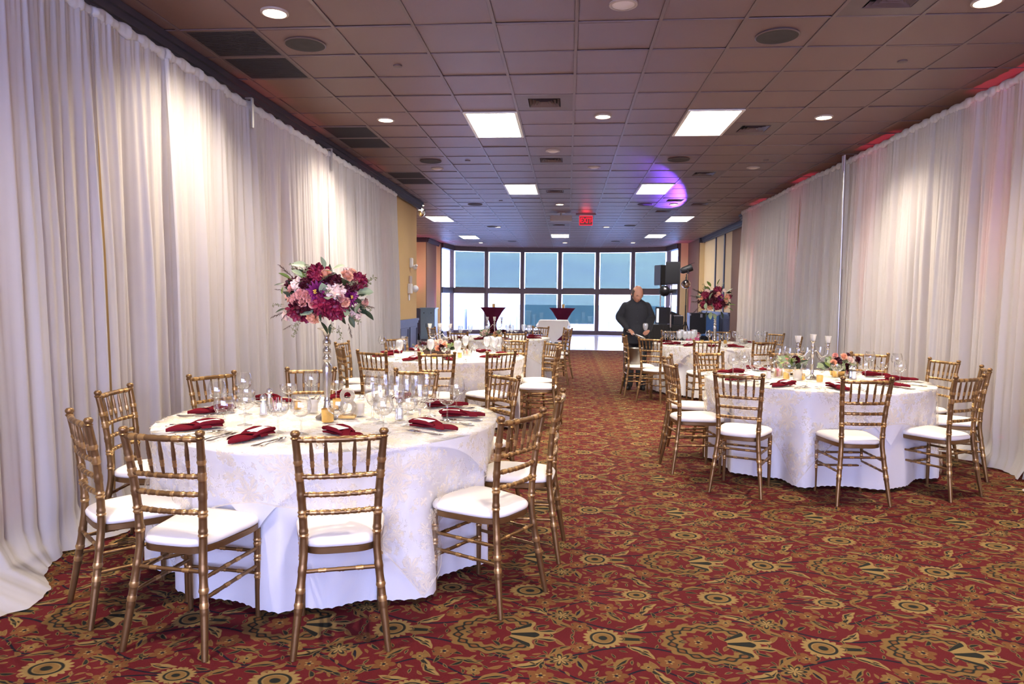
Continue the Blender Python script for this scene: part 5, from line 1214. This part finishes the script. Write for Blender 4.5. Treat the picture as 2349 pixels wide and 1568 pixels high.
def hand(wrist, d, palm_n, curl, side, spread=.10):
    """wrist point, direction to the knuckles d, palm normal (side the fingers curl to)"""
    d = Vector(d).normalized(); pn = Vector(palm_n); pn = (pn-d*pn.dot(d)).normalized(); lat = d.cross(pn)*side
    w = Vector(wrist); out = []
    P = [w, w+d*.035, w+d*.075]
    nodes = [(*P[0], .026, .022), (*P[1], .030, .019), (*P[2], .033, .015)]; edges = [(0, 1), (1, 2)]
    out.append(skin(nodes, edges, 0, 2))
    lens_ = (.062, .074, .070, .056); offs = (.027, .009, -.009, -.026)
    for q in range(4):
        b = w+d*.068+lat*offs[q]; dd = d+lat*offs[q]*spread*18; dd.normalize(); pts = [b-dd*.02]; cur = dd.copy(); pos = b; pts.append(b)
        for s_ in range(3):
            c, s2 = math.cos(curl[s_]), math.sin(curl[s_]); cur = (cur*c+pn*s2); cur.normalize()
            pn_ = pn; pos = pos+cur*lens_[q]*(.45, .32, .26)[s_]; pts.append(pos.copy())
            pnn = (pn-cur*pn.dot(cur)); 
        out.append(skin([(*p_, r_, r_) for p_, r_ in zip(pts, (.0095, .010, .0092, .0085, .007))], [(i, i+1) for i in range(len(pts)-1)], 0, 2))
    tb = w+d*.022+lat*.026; t1 = tb+(d*.55+lat*.55+pn*.5).normalized()*.032; t2 = t1+(d*.75+lat*.05+pn*.75).normalized()*.03; t3 = t2+(d*.8-lat*.25+pn*.6).normalized()*.024
    out.append(skin([(*p_, r_, r_) for p_, r_ in zip((tb-d*.01-lat*.01, tb, t1, t2, t3), (.014, .014, .0115, .0105, .008))], [(i, i+1) for i in range(4)], 0, 2))
    return out
def wpt(px, py, Y): q = ony(px, py, Y); return Vector((q.x-mx, Y-MY, q.z))
wrR = wpt(1441, 755, MY-.20); wrL = wpt(1488, 757, MY-.24)     # wrists: his right is on the picture's left
hdR = Vector((.65, -.55, -.45)); hdL = Vector((-.30, -.55, -.35))
shR, shL = Vector((-.165, -.01, SHZ-.065)), Vector((.165, -.01, SHZ-.065)); elR = wpt(1421, 727, MY+.02); elL = wpt(1494, 728, MY+.03)
def loft(secs, seg=28, pw=2.3):
    m = MB(); vs = []; fs = []; n = len(secs)
    for (cx, cy, z, rx, ry) in secs:
        for k in range(seg):
            a = 2*PI*k/seg; c, q = math.cos(a), math.sin(a)
            vs.append((cx+rx*math.copysign(abs(c)**(2/pw), c), cy+ry*math.copysign(abs(q)**(2/pw), q), z))
    for i in range(n-1):
        for k in range(seg): fs.append((i*seg+k, i*seg+(k+1) % seg, (i+1)*seg+(k+1) % seg, (i+1)*seg+k))
    fs += [tuple(range(seg-1, -1, -1)), tuple((n-1)*seg+k for k in range(seg))]
    return m.add(vs, fs).mesh('loft', None)
def limb(pts, rad): 
    P = smooth_path(pts, 26); m = len(rad)-1
    R = [rad[min(int(k/25*m), m-1)]*(1-(k/25*m-min(int(k/25*m), m-1)))+rad[min(int(k/25*m), m-1)+1]*(k/25*m-min(int(k/25*m), m-1)) for k in range(26)]
    t = MB().tube(P, R, 16); t.ball(P[0], rad[0], 14, 8); t.ball(P[-1], rad[-1]*.98, 14, 8); return t
def limb_meshes(pts, rad):
    P = smooth_path(pts, 26); m = len(rad)-1; R = []
    for k in range(26):
        u = k/25*m; i = min(int(u), m-1); f = u-i; R.append(rad[i]*(1-f)+rad[i+1]*f)
    return [MB().tube(P, R, 16).mesh('l', None), MB().ball(P[0], R[0]*.99, 14, 8).mesh('b', None), MB().ball(P[-1], R[-1]*.99, 14, 8).mesh('b', None)]
def arms(g):
    out = []
    for sh, el, wr in ((shR, elR, wrR), (shL, elL, wrL)): out += limb_meshes([sh, sh.lerp(el, .5), el, el.lerp(wr, .5), wr], [.060+g, .050+g, .042+g, .037+g*.8, .026+g*.55])
    return out
def legs(g):
    out = []
    for q in (-1, 1): out += limb_meshes([(q*.085, 0, .90), (q*.095, -.005, .68), (q*.098, -.01, .48), (q*.10, .012, .27), (q*.105, .02, .07)], [.085+g, .075+g, .056+g*1.2, .050+g*1.5, .036+g*1.8])
    return out
man = thing('person', 'person in a black buttoned jacket bowing his head, filling a goblet with an ice scoop', 'person', (mx, MY, 0))
torso = loft([(0, 0, .80, .13, .09), (0, 0, .90, .165, .11), (0, .005, 1.02, .150, .10), (0, .0, 1.18, .165, .11), (0, -.005, 1.30, .185, .11), (0, -.01, 1.38, .175, .09), (0, -.03, 1.43, .09, .065), (0, -.055, 1.46, .058, .058)])
neck = limb_meshes([(0, -.035, 1.40), (0, -.07, 1.46), (0, -.105, 1.52)], [.06, .054, .052])
body = merge([torso, head_mesh()]+neck+arms(0.0)+legs(0.0)+hand(wrR, hdR, (.1, .3, -1), (.35, .5, .4), 1)+hand(wrL, hdL, (-.6, .5, .1), (.75, .8, .6), 1), .0055, 'skin', 3)
put('body', body, man)
jt = loft([(0, 0, .74, .215, .155), (0, 0, .76, .218, .158), (0, .0, .90, .205, .15), (0, .005, 1.04, .188, .138), (0, 0, 1.18, .200, .142), (0, -.005, 1.30, .208, .138), (0, -.01, 1.365, .195, .115), (0, -.022, 1.415, .135, .092), (0, -.045, 1.448, .082, .078), (0, -.055, 1.462, .074, .074)])
ja = []
for sh, el, wr in ((shR, elR, wrR), (shL, elL, wrL)): ja += limb_meshes([sh, sh.lerp(el, .5), el, el.lerp(wr, .5), el.lerp(wr, .93)], [.074, .072, .066, .058, .048])
jk = put('jacket', merge([jt]+ja, .008, 'jacket', 6), man)
for k in range(5): put('button', MB().ball((0, 0, 0), .008, 8, 5, .6).mesh('button', 'blackm', 180), jk, (.01, -.150+.004*k, 1.36-.09*k))
put('collar', MB().lathe([(.068, 1.435), (.070, 1.468), (.066, 1.470), (.062, 1.44)], 22).mesh('collar', 'jacket', 60), jk, (0, -.058, 0))
put('trousers', merge([loft([(0, 0, .74, .175, .125), (0, 0, .84, .18, .13), (0, 0, .95, .165, .12)])]+legs(.024), .009, 'trouser', 4), man)
for s in (-1, 1):
    put('shoe', MB().lathe([(.0001, 0), (.048, .0), (.052, .02), (.046, .055), (.03, .085), (.0001, .095)], 20, (0, 0, 0), None, 1.0).mesh('shoe', 'shoe', 60), man, (s*.108, -.045, 0), (0, 0, s*.2), (1, 2.5, 1))
hm = MB()      # fringe of hair round the back and sides of a bald crown
def hairf(i, j):
    a = math.radians(-28)+math.radians(236)*i/31; t = j/7; ph = math.radians(58+50*t)
    k = 1.035-.02*(t < .1)
    return Rh @ Vector((math.sin(ph)*math.cos(a)*.079*k, math.sin(ph)*math.sin(a)*.0985*k, math.cos(ph)*.12))
hm.grid(32, 8, hairf); put('hair', hm.mesh('hair', 'hair', 180), man, hd, (0, 0, 0), (HS, HS, HS))
for s in (-1, 1):
    bp = Rh @ Vector((s*.031, -.0905, .020)); put('eyebrow', MB().tube([Rh @ Vector((s*(.031+.018*q), -.0915+.005*abs(q), .0215-.003*abs(q))) for q in (-1, -.5, 0, .5, 1)], [.002, .0032, .0034, .003, .0015], 6).mesh('eyebrow', 'hair', 180), man, hd, (0, 0, 0), (HS, HS, HS))
    put('eyelid', MB().tube([Rh @ Vector((s*(.031+.014*q), -.0835+.004*abs(q), .001)) for q in (-1, -.5, 0, .5, 1)], [.001, .0018, .002, .0018, .001], 6).mesh('eyelid', 'hair', 180), man, hd, (0, 0, 0), (HS, HS, HS))
put('mouth', MB().tube([Rh @ Vector((.019*q, -.0985+.005*abs(q), -.0655-.001*abs(q))) for q in (-1, -.5, 0, .5, 1)], [.0012, .0022, .0024, .0022, .0012], 6).mesh('mouth', petal_mat('lip', (.30, .09, .07), (.36, .12, .09)), 180), man, hd, (0, 0, 0), (HS, HS, HS))
W0 = Vector((mx, MY, 0))
# ice scoop in his right hand, goblet in his left
hp = W0+wrR+hdR.normalized()*.095+Vector((0, 0, -.02))
sc = thing('ice_scoop', 'metal ice scoop held in the right hand of the person in black', 'scoop', hp, 0)
sd = Vector((.90, -.28, -.34)); sm = MB()
sm.tube([sd*-.10, sd*.0, sd*.055], [.010, .009, .008], 8)
def scf(i, j):
    t = j/7; a = PI*(i/8); w = .014+.040*math.sin(PI*min(1, .2+.68*t)); q = sd*(.05+.16*t)
    s_ = Vector((.28, .93, 0)); return q+s_*(w*math.cos(a))+Vector((0, 0, -w*math.sin(a)*.9+.012))
sc_b = MB().grid(9, 8, scf).mesh('scoop_blade', 'alu', 180)
parts(sc, [('handle', sm.mesh('handle', 'alu', 180)), ('scoop_blade', sc_b)])
dL = hdL.normalized(); pL = Vector((-.6, .5, .1)); pL = (pL-dL*pL.dot(dL)).normalized()
gp = W0+wrL+dL*.082+pL*.026+Vector((0, 0, -.052))
t = thing('water_goblet', 'water goblet of ice held in the left hand of the person in black', 'glass', gp, 0); t.scale = (1.08,)*3
parts(t, GL['water']+[('ice', ICE)])
# steel ice bucket on the chair cushion in front of him
cl = CHO['E'][1].matrix_basis.translation
bp = ony(1456, 838, 10.66)
bk_ = thing('ice_bucket', 'dented steel ice bucket standing on a gold chair beside the person in black', 'bucket', (bp.x, 10.63, .4835))
parts(bk_, [('pail', MB().lathe([(.0001, 0), (.095, 0), (.10, .006), (.122, .225), (.130, .232), (.128, .24), (.117, .232), (.096, .012), (.0001, .012)], 30).mesh('pail', 'pail', 50)), ('ice', MB().lathe([(.11, .17), (.07, .19), (.0001, .195)], 20).mesh('ice', 'ice', 60)), ('ring_handle', MB().tube([(-.122-.02*math.sin(a), .04*math.cos(a), .17+.03*math.cos(a)) for a in [2*PI*k/14 for k in range(14)]], .004, 6, False, True).mesh('ring_handle', 'alu', 180))])
# ================================================================== FAR HALL
# cocktail tables in burgundy stretch covers
prof = [(.25, .0), (.24, .03), (.17, .25), (.115, .42), (.10, .50), (.115, .58), (.19, .76), (.33, .97), (.42, 1.08), (.45, 1.105), (.45, 1.115), (.0001, 1.117)]
for px, lab in ((1131, 'high cocktail table in a wine red stretch cover beside the shaded window'), (1290, 'high cocktail table in a wine red stretch cover behind the white clothed table')):
    p = ony(px, 707, 24.6)
    t = thing('cocktail_table', lab, 'table', (p.x, 24.6, 0))
    def cf(i, j):
        r, z = prof[j]; a = 2*PI*i/48; k = 1+(.10*math.cos(4*a) if z < .95 else 0)-.02*math.cos(12*a)*(z < 1.05); return (r*k*math.cos(a), r*k*math.sin(a), z)
    parts(t, [('stretch_cover', MB().grid(48, len(prof), cf, True).mesh('stretch_cover', 'wine_sp', 60)), ('pole', MB().lathe([(.03, 0), (.03, 1.09)], 12).mesh('pole', 'blackm'))])
    v = thing('votive_candle', 'small gold votive on the cocktail table '+('by the shaded window' if px < 1200 else 'behind the white clothed table'), 'candle', (p.x+.03, 24.55, 1.117))
    parts(v, [('cup', MB().lathe([(.05, 0), (.055, .13), (.05, .13), (.045, .02), (.0001, .02)], 14).mesh('cup', 'goldfoil', 40)), ('candle', MB().lathe([(.04, .02), (.04, .07), (.0001, .07)], 12).mesh('candle', 'candle'))])
# square table under a white cloth hung cornerwise
p = onz(1270, 786, 0); cxx, cyy = p.x, 22.6
t = thing('square_table', 'square pedestal table under a white cloth on the dance floor', 'table', (cxx, cyy, 0))
parts(t, [('tabletop', MB().box(-.45, .45, -.45, .45, .725, .75).mesh('tabletop', 'wood')), ('pedestal', MB().lathe([(.045, .03), (.045, .72)], 12).mesh('pedestal', 'blackm')), ('base', MB().bar((-.36, 0, .02), (.36, 0, .02), .07, .035).bar((0, -.36, .02), (0, .36, .02), .07, .035).mesh('base', 'blackm'))])
vs, fs = [], []
N = 48; hs2 = .86; c45 = math.cos(PI/4)
def sqf(i, j):
    u, v = (i/(N-1)*2-1)*hs2, (j/(N-1)*2-1)*hs2; X_, Y_ = (u-v)*c45, (u+v)*c45
    ox, oy = max(0, abs(X_)-.46), max(0, abs(Y_)-.46); d = max(ox, oy)
    x, y = max(-.46, min(.46, X_)), max(-.46, min(.46, Y_)); fl_ = .03*math.sin(9*(X_+Y_))*d
    if ox >= oy and ox > 0: x = math.copysign(.462+.05*d+fl_+.6*oy, X_)
    if oy > ox: y = math.copysign(.462+.05*d+fl_+.6*ox, Y_)
    return (x, y, .755-d*.97+.0)
tag(put('square_tablecloth', MB().grid(N, N, sqf).mesh('square_cloth', 'linen', 180), None, (cxx, cyy, 0)), 'plain white square cloth hanging in a point from the square table', 'tablecloth')
# blue cabinet in the left corner
p = onz(989, 768, 0); cb_ = thing('cabinet', 'pale blue storage cabinet with two doors beside the pink lit window jamb', 'cabinet', (-4.62, 23.3, 0))
parts(cb_, [('body', MB().box(-.24, .24, -.25, .25, .06, 1.06).mesh('body', 'blue')), ('top', MB().box(-.27, .27, -.28, .28, 1.06, 1.10).mesh('top', 'blue', bevel=.006)), ('plinth', MB().box(-.22, .22, -.23, .23, 0, .06).mesh('plinth', 'navy'))]
      + [('door', MB().box(s*.12-.105, s*.12+.105, -.268, -.25, .12, .80).mesh('door', 'blue', bevel=.006), (0, 0, 0), (0, 0, 0), [('handle', MB().box(s*.12-.008-s*.07, s*.12+.008-s*.07, -.29, -.268, .45, .58).mesh('handle', 'blackm'))]) for s in (-1, 1)]
      + [('drawer', MB().box(s*.12-.105, s*.12+.105, -.268, -.25, .84, 1.02).mesh('drawer', 'blue', bevel=.006), (0, 0, 0), (0, 0, 0), [('knob', MB().ball((s*.12, -.28, .93), .018, 8, 5).mesh('knob', 'blackm', 180))]) for s in (-1, 1)])
# pink uplights by the window jambs and left column
for x, y, lab in ((-4.62, 25.6, 'pink uplight can at the left window jamb past the blue cabinet'), (4.12, 25.4, 'pink uplight can behind the music stand at the window jamb'), (-5.05, 23.5, 'pink uplight can at the foot of the cream column')):
    t = thing('uplight', lab, 'light', (x, y, 0)); parts(t, [('can', can), ('yoke', foot), ('lens', ll)])
    lamp('uplight_lamp', 'SPOT', (0, 0, .215), 150, (1.0, .10, .42), t, (PI, 0, 0), spot_size=.6, spot_blend=.7, shadow_soft_size=.05)
# --- music equipment
DY = 19.6
def dj(px, py, Y=DY): return ony(px, py, Y)
a, b = dj(1488, 740), dj(1564, 742); c_ = (a.x+b.x)/2; hw = (b.x-a.x)/2
t = thing('music_table', 'black skirted table carrying the music equipment', 'table', (c_, DY, 0))
def skirt(i, j):
    n = 120; u = i/n*4; s_ = int(u) % 4; f = u-int(u); rip = .012*math.sin(i*1.9)*j
    P = [(-hw, -.3), (hw, -.3), (hw, .3), (-hw, .3)]; A, B = Vector(P[s_]), Vector(P[(s_+1) % 4]); q = A.lerp(B, f); nn = Vector(((B-A).y, -(B-A).x)).normalized(); q += nn*rip
    return (q.x, q.y, .765 if j == 0 else .01)
parts(t, [('tabletop', MB().box(-hw, hw, -.3, .3, .74, .77).mesh('tabletop', 'blackm')), ('skirt', MB().grid(120, 2, skirt, True).mesh('skirt', 'blackc'))])
ZD = .77
p0, p1 = dj(1503, 704), dj(1536, 738)
t = thing('laptop_monitor', 'black monitor with a bright vertical edge on the music table', 'monitor', (0, DY-.05, ZD))
parts(t, [('case', MB().box(p0.x, p1.x, -.04, .04, .02, p0.z-ZD).mesh('case', 'blackm', bevel=.008)), ('screen', MB().box(p0.x+.03, p0.x+.09, -.045, -.04, .05, p0.z-ZD-.04).mesh('screen', 'screen')), ('foot', MB().box(p0.x+.08, p1.x-.08, -.1, .1, 0, .02).mesh('foot', 'blackm'))])
p0, p1 = dj(1543, 724), dj(1565, 738)
t = thing('mixer', 'low black mixer box at the end of the music table', 'mixer', (0, DY, ZD)); hh = p0.z-ZD
parts(t, [('case', MB().box(p0.x, p1.x, -.2, .15, 0, hh).mesh('case', 'blackm', bevel=.01)), ('top_panel', MB().box(p0.x+.01, p1.x-.01, -.19, .14, hh, hh+.012).mesh('top_panel', 'alu'))]+[('knob', MB().lathe([(.012, hh+.012), (.01, hh+.035), (.0001, hh+.036)], 10).mesh('knob', 'blackm'), (p0.x+.04+.05*q, -.1, 0)) for q in range(4)])
# laptop and keyboard
p0 = dj(1546, 712); t = thing('effects_unit', 'angled black effects unit behind the silver stand on the music table', 'equipment', (p0.x+.05, DY+.1, ZD))
parts(t, [('base', MB().box(-.16, .14, -.1, .1, 0, .18).mesh('base', 'blackm', bevel=.01)), ('head', MB().add([(-.16, -.1, .18), (.16, -.1, .18), (.16, .1, .18), (-.16, .1, .18), (-.12, -.08, .36), (.10, -.08, .28), (.10, .08, .28), (-.12, .08, .36)], [(3, 2, 1, 0), (4, 5, 6, 7), (0, 1, 5, 4), (1, 2, 6, 5), (2, 3, 7, 6), (3, 0, 4, 7)]).mesh('head', 'blackm', bevel=.008)), ('clip_lamp', MB().tube([(-.12, 0, .3), (-.16, 0, .42), (-.14, -.02, .5)], [.008, .008, .02], 8).mesh('clip_lamp', 'uplens_blue', 180))])
def loudspeaker(px0, py0, px1, py1, Y, pole_px, lab, tone, base_z=0.0):
    a, b = ony(px0, py0, Y), ony(px1, py1, Y); cx_ = (a.x+b.x)/2; w = (b.x-a.x)/2; h = a.z-b.z
    t = thing('loudspeaker', lab, 'speaker', (cx_, Y, b.z), tone)
    m = MB(); vs = [(x*(1 if y < 0 else .7), y, z) for z in (0, h) for x, y in ((-w, -.17), (w, -.17), (w, .2), (-w, .2))]
    m.add(vs, [(3, 2, 1, 0), (4, 5, 6, 7), (0, 1, 5, 4), (1, 2, 6, 5), (2, 3, 7, 6), (3, 0, 4, 7)])
    parts(t, [('cabinet', m.mesh('cabinet', 'blackm', bevel=.012)), ('grille', MB().box(-w+.02, w-.02, -.182, -.172, .03, h-.03).mesh('grille', 'grille')), ('handle', MB().bar((w*.86, -.05, h*.5-.07), (w*.86, .07, h*.5-.07), .02, .03).mesh('handle', 'blackm')), ('pole_cup', MB().lathe([(.03, -.04), (.03, 0)], 14).mesh('pole_cup', 'alu'))])
    return cx_, b.z-.04
def tripod(x, y, h, lab, mat, legs=True):
    t = thing('speaker_stand', lab, 'stand', (x, y, 0))
    pl = [('pole', MB().lathe([(.022, .12), (.022, h*.6), (.018, h*.601), (.018, h)], 14).mesh('pole', mat, 40)), ('collar', MB().lathe([(.034, .62), (.034, .70)], 14).mesh('collar', 'blackm')), ('clamp', MB().lathe([(.03, h*.58), (.03, h*.62)], 14).mesh('clamp', 'blackm'))]
    for k in range(3):
        a = 2*PI*k/3+.4; c, s = math.cos(a), math.sin(a); pl.append(('leg', MB().tube([(.03*c, .03*s, .66), (.46*c, .46*s, .015)], .012, 8).mesh('leg', 'blackm')))
        pl.append(('brace', MB().tube([(.02*c, .02*s, .14), (.25*c, .25*s, .31)], .007, 6).mesh('brace', 'blackm')))
    parts(t, pl)
cx_, zz = loudspeaker(1525, 600, 1557, 652, DY-.45, 1541, 'tall black loudspeaker raised on a silver pole in front of the smaller one', 0.0); tripod(cx_, DY-.45, zz, 'silver pole tripod stand under the taller black loudspeaker', 'alu')
cx_, zz = loudspeaker(1506, 608, 1526, 654, DY+.75, 1520, 'smaller black loudspeaker half hidden behind the taller one', .5); tripod(cx_, DY+.75, zz, 'pole stand under the smaller black loudspeaker', 'alu')
# round black moving-head lamp clamped to the silver pole
p = dj(1524, 667, DY-.5); t = thing('effect_light', 'round black dance light clamped to the silver pole', 'light', p)
parts(t, [('globe', MB().ball((0, 0, 0), .145, 20, 12).mesh('globe', 'grille', 180)), ('neck', MB().tube([(.1, 0, .0), (.25, 0, .0)], [.06, .045], 12).mesh('neck', 'blackm', 40)), ('clamp', MB().box(.22, .30, -.04, .04, -.05, .05).mesh('clamp', 'blackm')), ('lens', MB().ball((.0, -.12, .05), .04, 10, 6).mesh('lens', 'bulb', 180))])
# black stand with par lamp and mirror ball
p = dj(1573, 700, DY-.1); t = thing('lamp_stand', 'slim black lamp stand holding the mirror ball beside the cream wall', 'stand', (p.x, DY-.1, 0)); zt = dj(1573, 628, DY-.1).z
pl = [('pole', MB().lathe([(.02, .1), (.02, 1.3), (.014, 1.301), (.014, zt)], 12).mesh('pole', 'blackm', 40)), ('collar', MB().lathe([(.035, .75), (.035, .85)], 12).mesh('collar', 'blackm'))]
for k in range(3):
    a = 2*PI*k/3+.2; c, s = math.cos(a), math.sin(a); pl.append(('leg', MB().tube([(.03*c, .03*s, .80), (.3*c, .3*s, .015)], .014, 8).mesh('leg', 'blackm')))
parts(t, pl)
p = dj(1573.5, 652, DY-.15); t = thing('mirror_ball', 'small silver mirror ball hanging on the black lamp stand', 'mirror ball', p)
parts(t, [('ball', MB().ball((0, 0, 0), .125, 22, 14).mesh('ball', 'chrome')), ('hanger', MB().tube([(0, .03, .11), (0, .04, .2)], .01, 6).mesh('hanger', 'blackm'))])
p = dj(1575, 617, DY-.1); t = thing('par_lamp', 'black stage lamp angled on top of the slim black stand', 'light', (p.x, DY-.1, p.z), 0, None, (0, -.35, 0))
parts(t, [('can', MB().lathe([(.06, -.17), (.09, -.12), (.10, .12), (.095, .15), (.085, .13), (.0001, .10)], 18, (0, 0, 0), Matrix.Rotation(PI/2, 3, 'Y')).mesh('can', 'blackm', 40)), ('yoke', MB().tube([(0, -.115, .02), (0, -.12, -.12), (0, .12, -.12), (0, .115, .02)], .012, 6).mesh('yoke', 'blackm')), ('barn_door', MB().box(.14, .24, -.09, .09, .09, .1).mesh('barn_door', 'blackm'))])
# purple wash from the stage lamp across the ceiling
b0 = Vector((p.x-.12, DY-.3, p.z+.06)); b1 = onz(1505, 452, CEIL); bq = (b1-b0).to_track_quat('-Z', 'Y').to_euler()
lamp('stage_lamp_beam', 'SPOT', b0, 480, (.22, .06, 1.0), None, bq, spot_size=.23, spot_blend=.3, shadow_soft_size=.03)
# dark stacking chair with a blue back, and a black case, against the wainscot
t = thing('side_chair', 'dark chair with a blue back standing against the navy wainscot', 'chair', (4.05, 20.3, 0), -.5)
parts(t, [('seat', MB().box(-.22, .22, -.22, .2, .43, .48).mesh('seat', 'bluechair', bevel=.02)), ('backrest', MB().box(-.2, .2, .19, .23, .55, 1.02).mesh('backrest', 'bluechair', bevel=.02))]+[('leg', MB().tube([(sx*.2, sy*.2, .43), (sx*.22, sy*.22, .0)], .012, 8).mesh('leg', 'blackm')) for sx in (-1, 1) for sy in (-1, 1)]+[('back_post', MB().tube([(sx*.2, .21, .43), (sx*.2, .22, 1.03)], .012, 8).mesh('back_post', 'blackm')) for sx in (-1, 1)])
p = dj(1625, 760, 20.6)
t = thing('road_case', 'black road case with steel corners in front of the navy wainscot', 'case', (3.95, 21.4, 0))
parts(t, [('body', MB().box(-.33, .33, -.25, .25, .03, .98).mesh('body', 'blackm', bevel=.01)), ('lid', MB().box(-.34, .34, -.26, .26, .98, 1.06).mesh('lid', 'blackm', bevel=.01))]+[('corner', MB().box(sx*.33-.03, sx*.33+.03, -.27, -.24, z, z+.06).mesh('corner', 'alu')) for sx in (-1, 1) for z in (.03, .98)]+[('latch', MB().box(-.03, .03, -.275, -.25, .93, 1.03).mesh('latch', 'alu'))])
p = ony(1588, 762, 18.6); t = thing('tote_box', 'small pink plastic tote with a red lid behind the serving table', 'box', (p.x, 18.6, 0))
parts(t, [('bin', MB().add([(-.13, -.12, .0), (.13, -.12, .0), (.13, .12, .0), (-.13, .12, .0), (-.17, -.15, .56), (.17, -.15, .56), (.17, .15, .56), (-.17, .15, .56)], [(3, 2, 1, 0), (4, 5, 6, 7), (0, 1, 5, 4), (1, 2, 6, 5), (2, 3, 7, 6), (3, 0, 4, 7)]).mesh('bin', 'pinkbox', bevel=.01)), ('lid', MB().box(-.18, .18, -.16, .16, .56, .60).mesh('lid', 'redcable', bevel=.01)), ('handle', MB().tube([(-.06, 0, .60), (-.05, 0, .65), (.05, 0, .65), (.06, 0, .60)], .01, 6).mesh('handle', 'redcable', 180))])
# spot lamp on the right wall end
p = ony(1694, 556, 16.7); t = thing('wall_lamp', 'small clear emergency lamp head on the wall end beside the pink lit drapes', 'lamp', (XR-.01, 16.8, p.z))
parts(t, [('plate', MB().box(-.03, .0, -.06, .06, -.05, .05).mesh('plate', 'white', bevel=.004)), ('head', MB().ball((-.08, -.02, 0), .06, 12, 8).mesh('head', 'bulb', 180))])
# ================================================================== OUTSIDE: high above water and city
struct(put('ground', MB().add([(-9000, 60, -130), (9000, 60, -130), (9000, 14000, -130), (-9000, 14000, -130), (-9000, 60, -131), (9000, 60, -131), (9000, 14000, -131), (-9000, 14000, -131)], [(0, 1, 2, 3), (7, 6, 5, 4), (0, 4, 5, 1), (2, 6, 7, 3), (1, 5, 6, 2), (3, 7, 4, 0)]).mesh('ground', 'sea')))
def tower(px0, px1, py, Y, rows, cols, lab, depth=25):
    a, b = ony(px0, py, Y), ony(px1, py, Y); w = b.x-a.x
    t = thing('tower_block', lab, 'building', ((a.x+b.x)/2, Y, -130)); h = a.z+130
    put('walls', MB().box(-w/2, w/2, 0, depth, 0, h).mesh('walls', 'concrete'), t); put('parapet', MB().box(-w/2-.4, w/2+.4, -.4, depth+.4, h, h+1.5).mesh('parapet', 'concrete'), t)
    fh = 4.2; cw = w/cols; m = MB().box(-cw*.32, cw*.32, -.25, .05, 0, fh*.5).mesh('window', 'farwin')
    for r in range(rows):
        for c in range(cols): put('window', m, t, (-w/2+cw*(c+.5), 0, h-2.5-fh*(r+1)))
tower(1006, 1064, 709, 450, 9, 4, 'haze paled concrete tower with square windows outside the left panes')
tower(1072, 1112, 706, 450, 9, 2, 'haze paled concrete tower with wide ribbon windows outside the left panes')
random.seed(44)
for k in range(26):
    px = 1125+k*16+rnd(0, 3); Y = 900+rnd(0, 4); tower(px, px+rnd(5, 12), rnd(712, 742), Y, 3, 2, 'distant pale city tower seen through the far windows', 20)
for o in bpy.data.objects:
    if o.get('label') == 'distant pale city tower seen through the far windows': o['group'] = 'distant towers of the city'
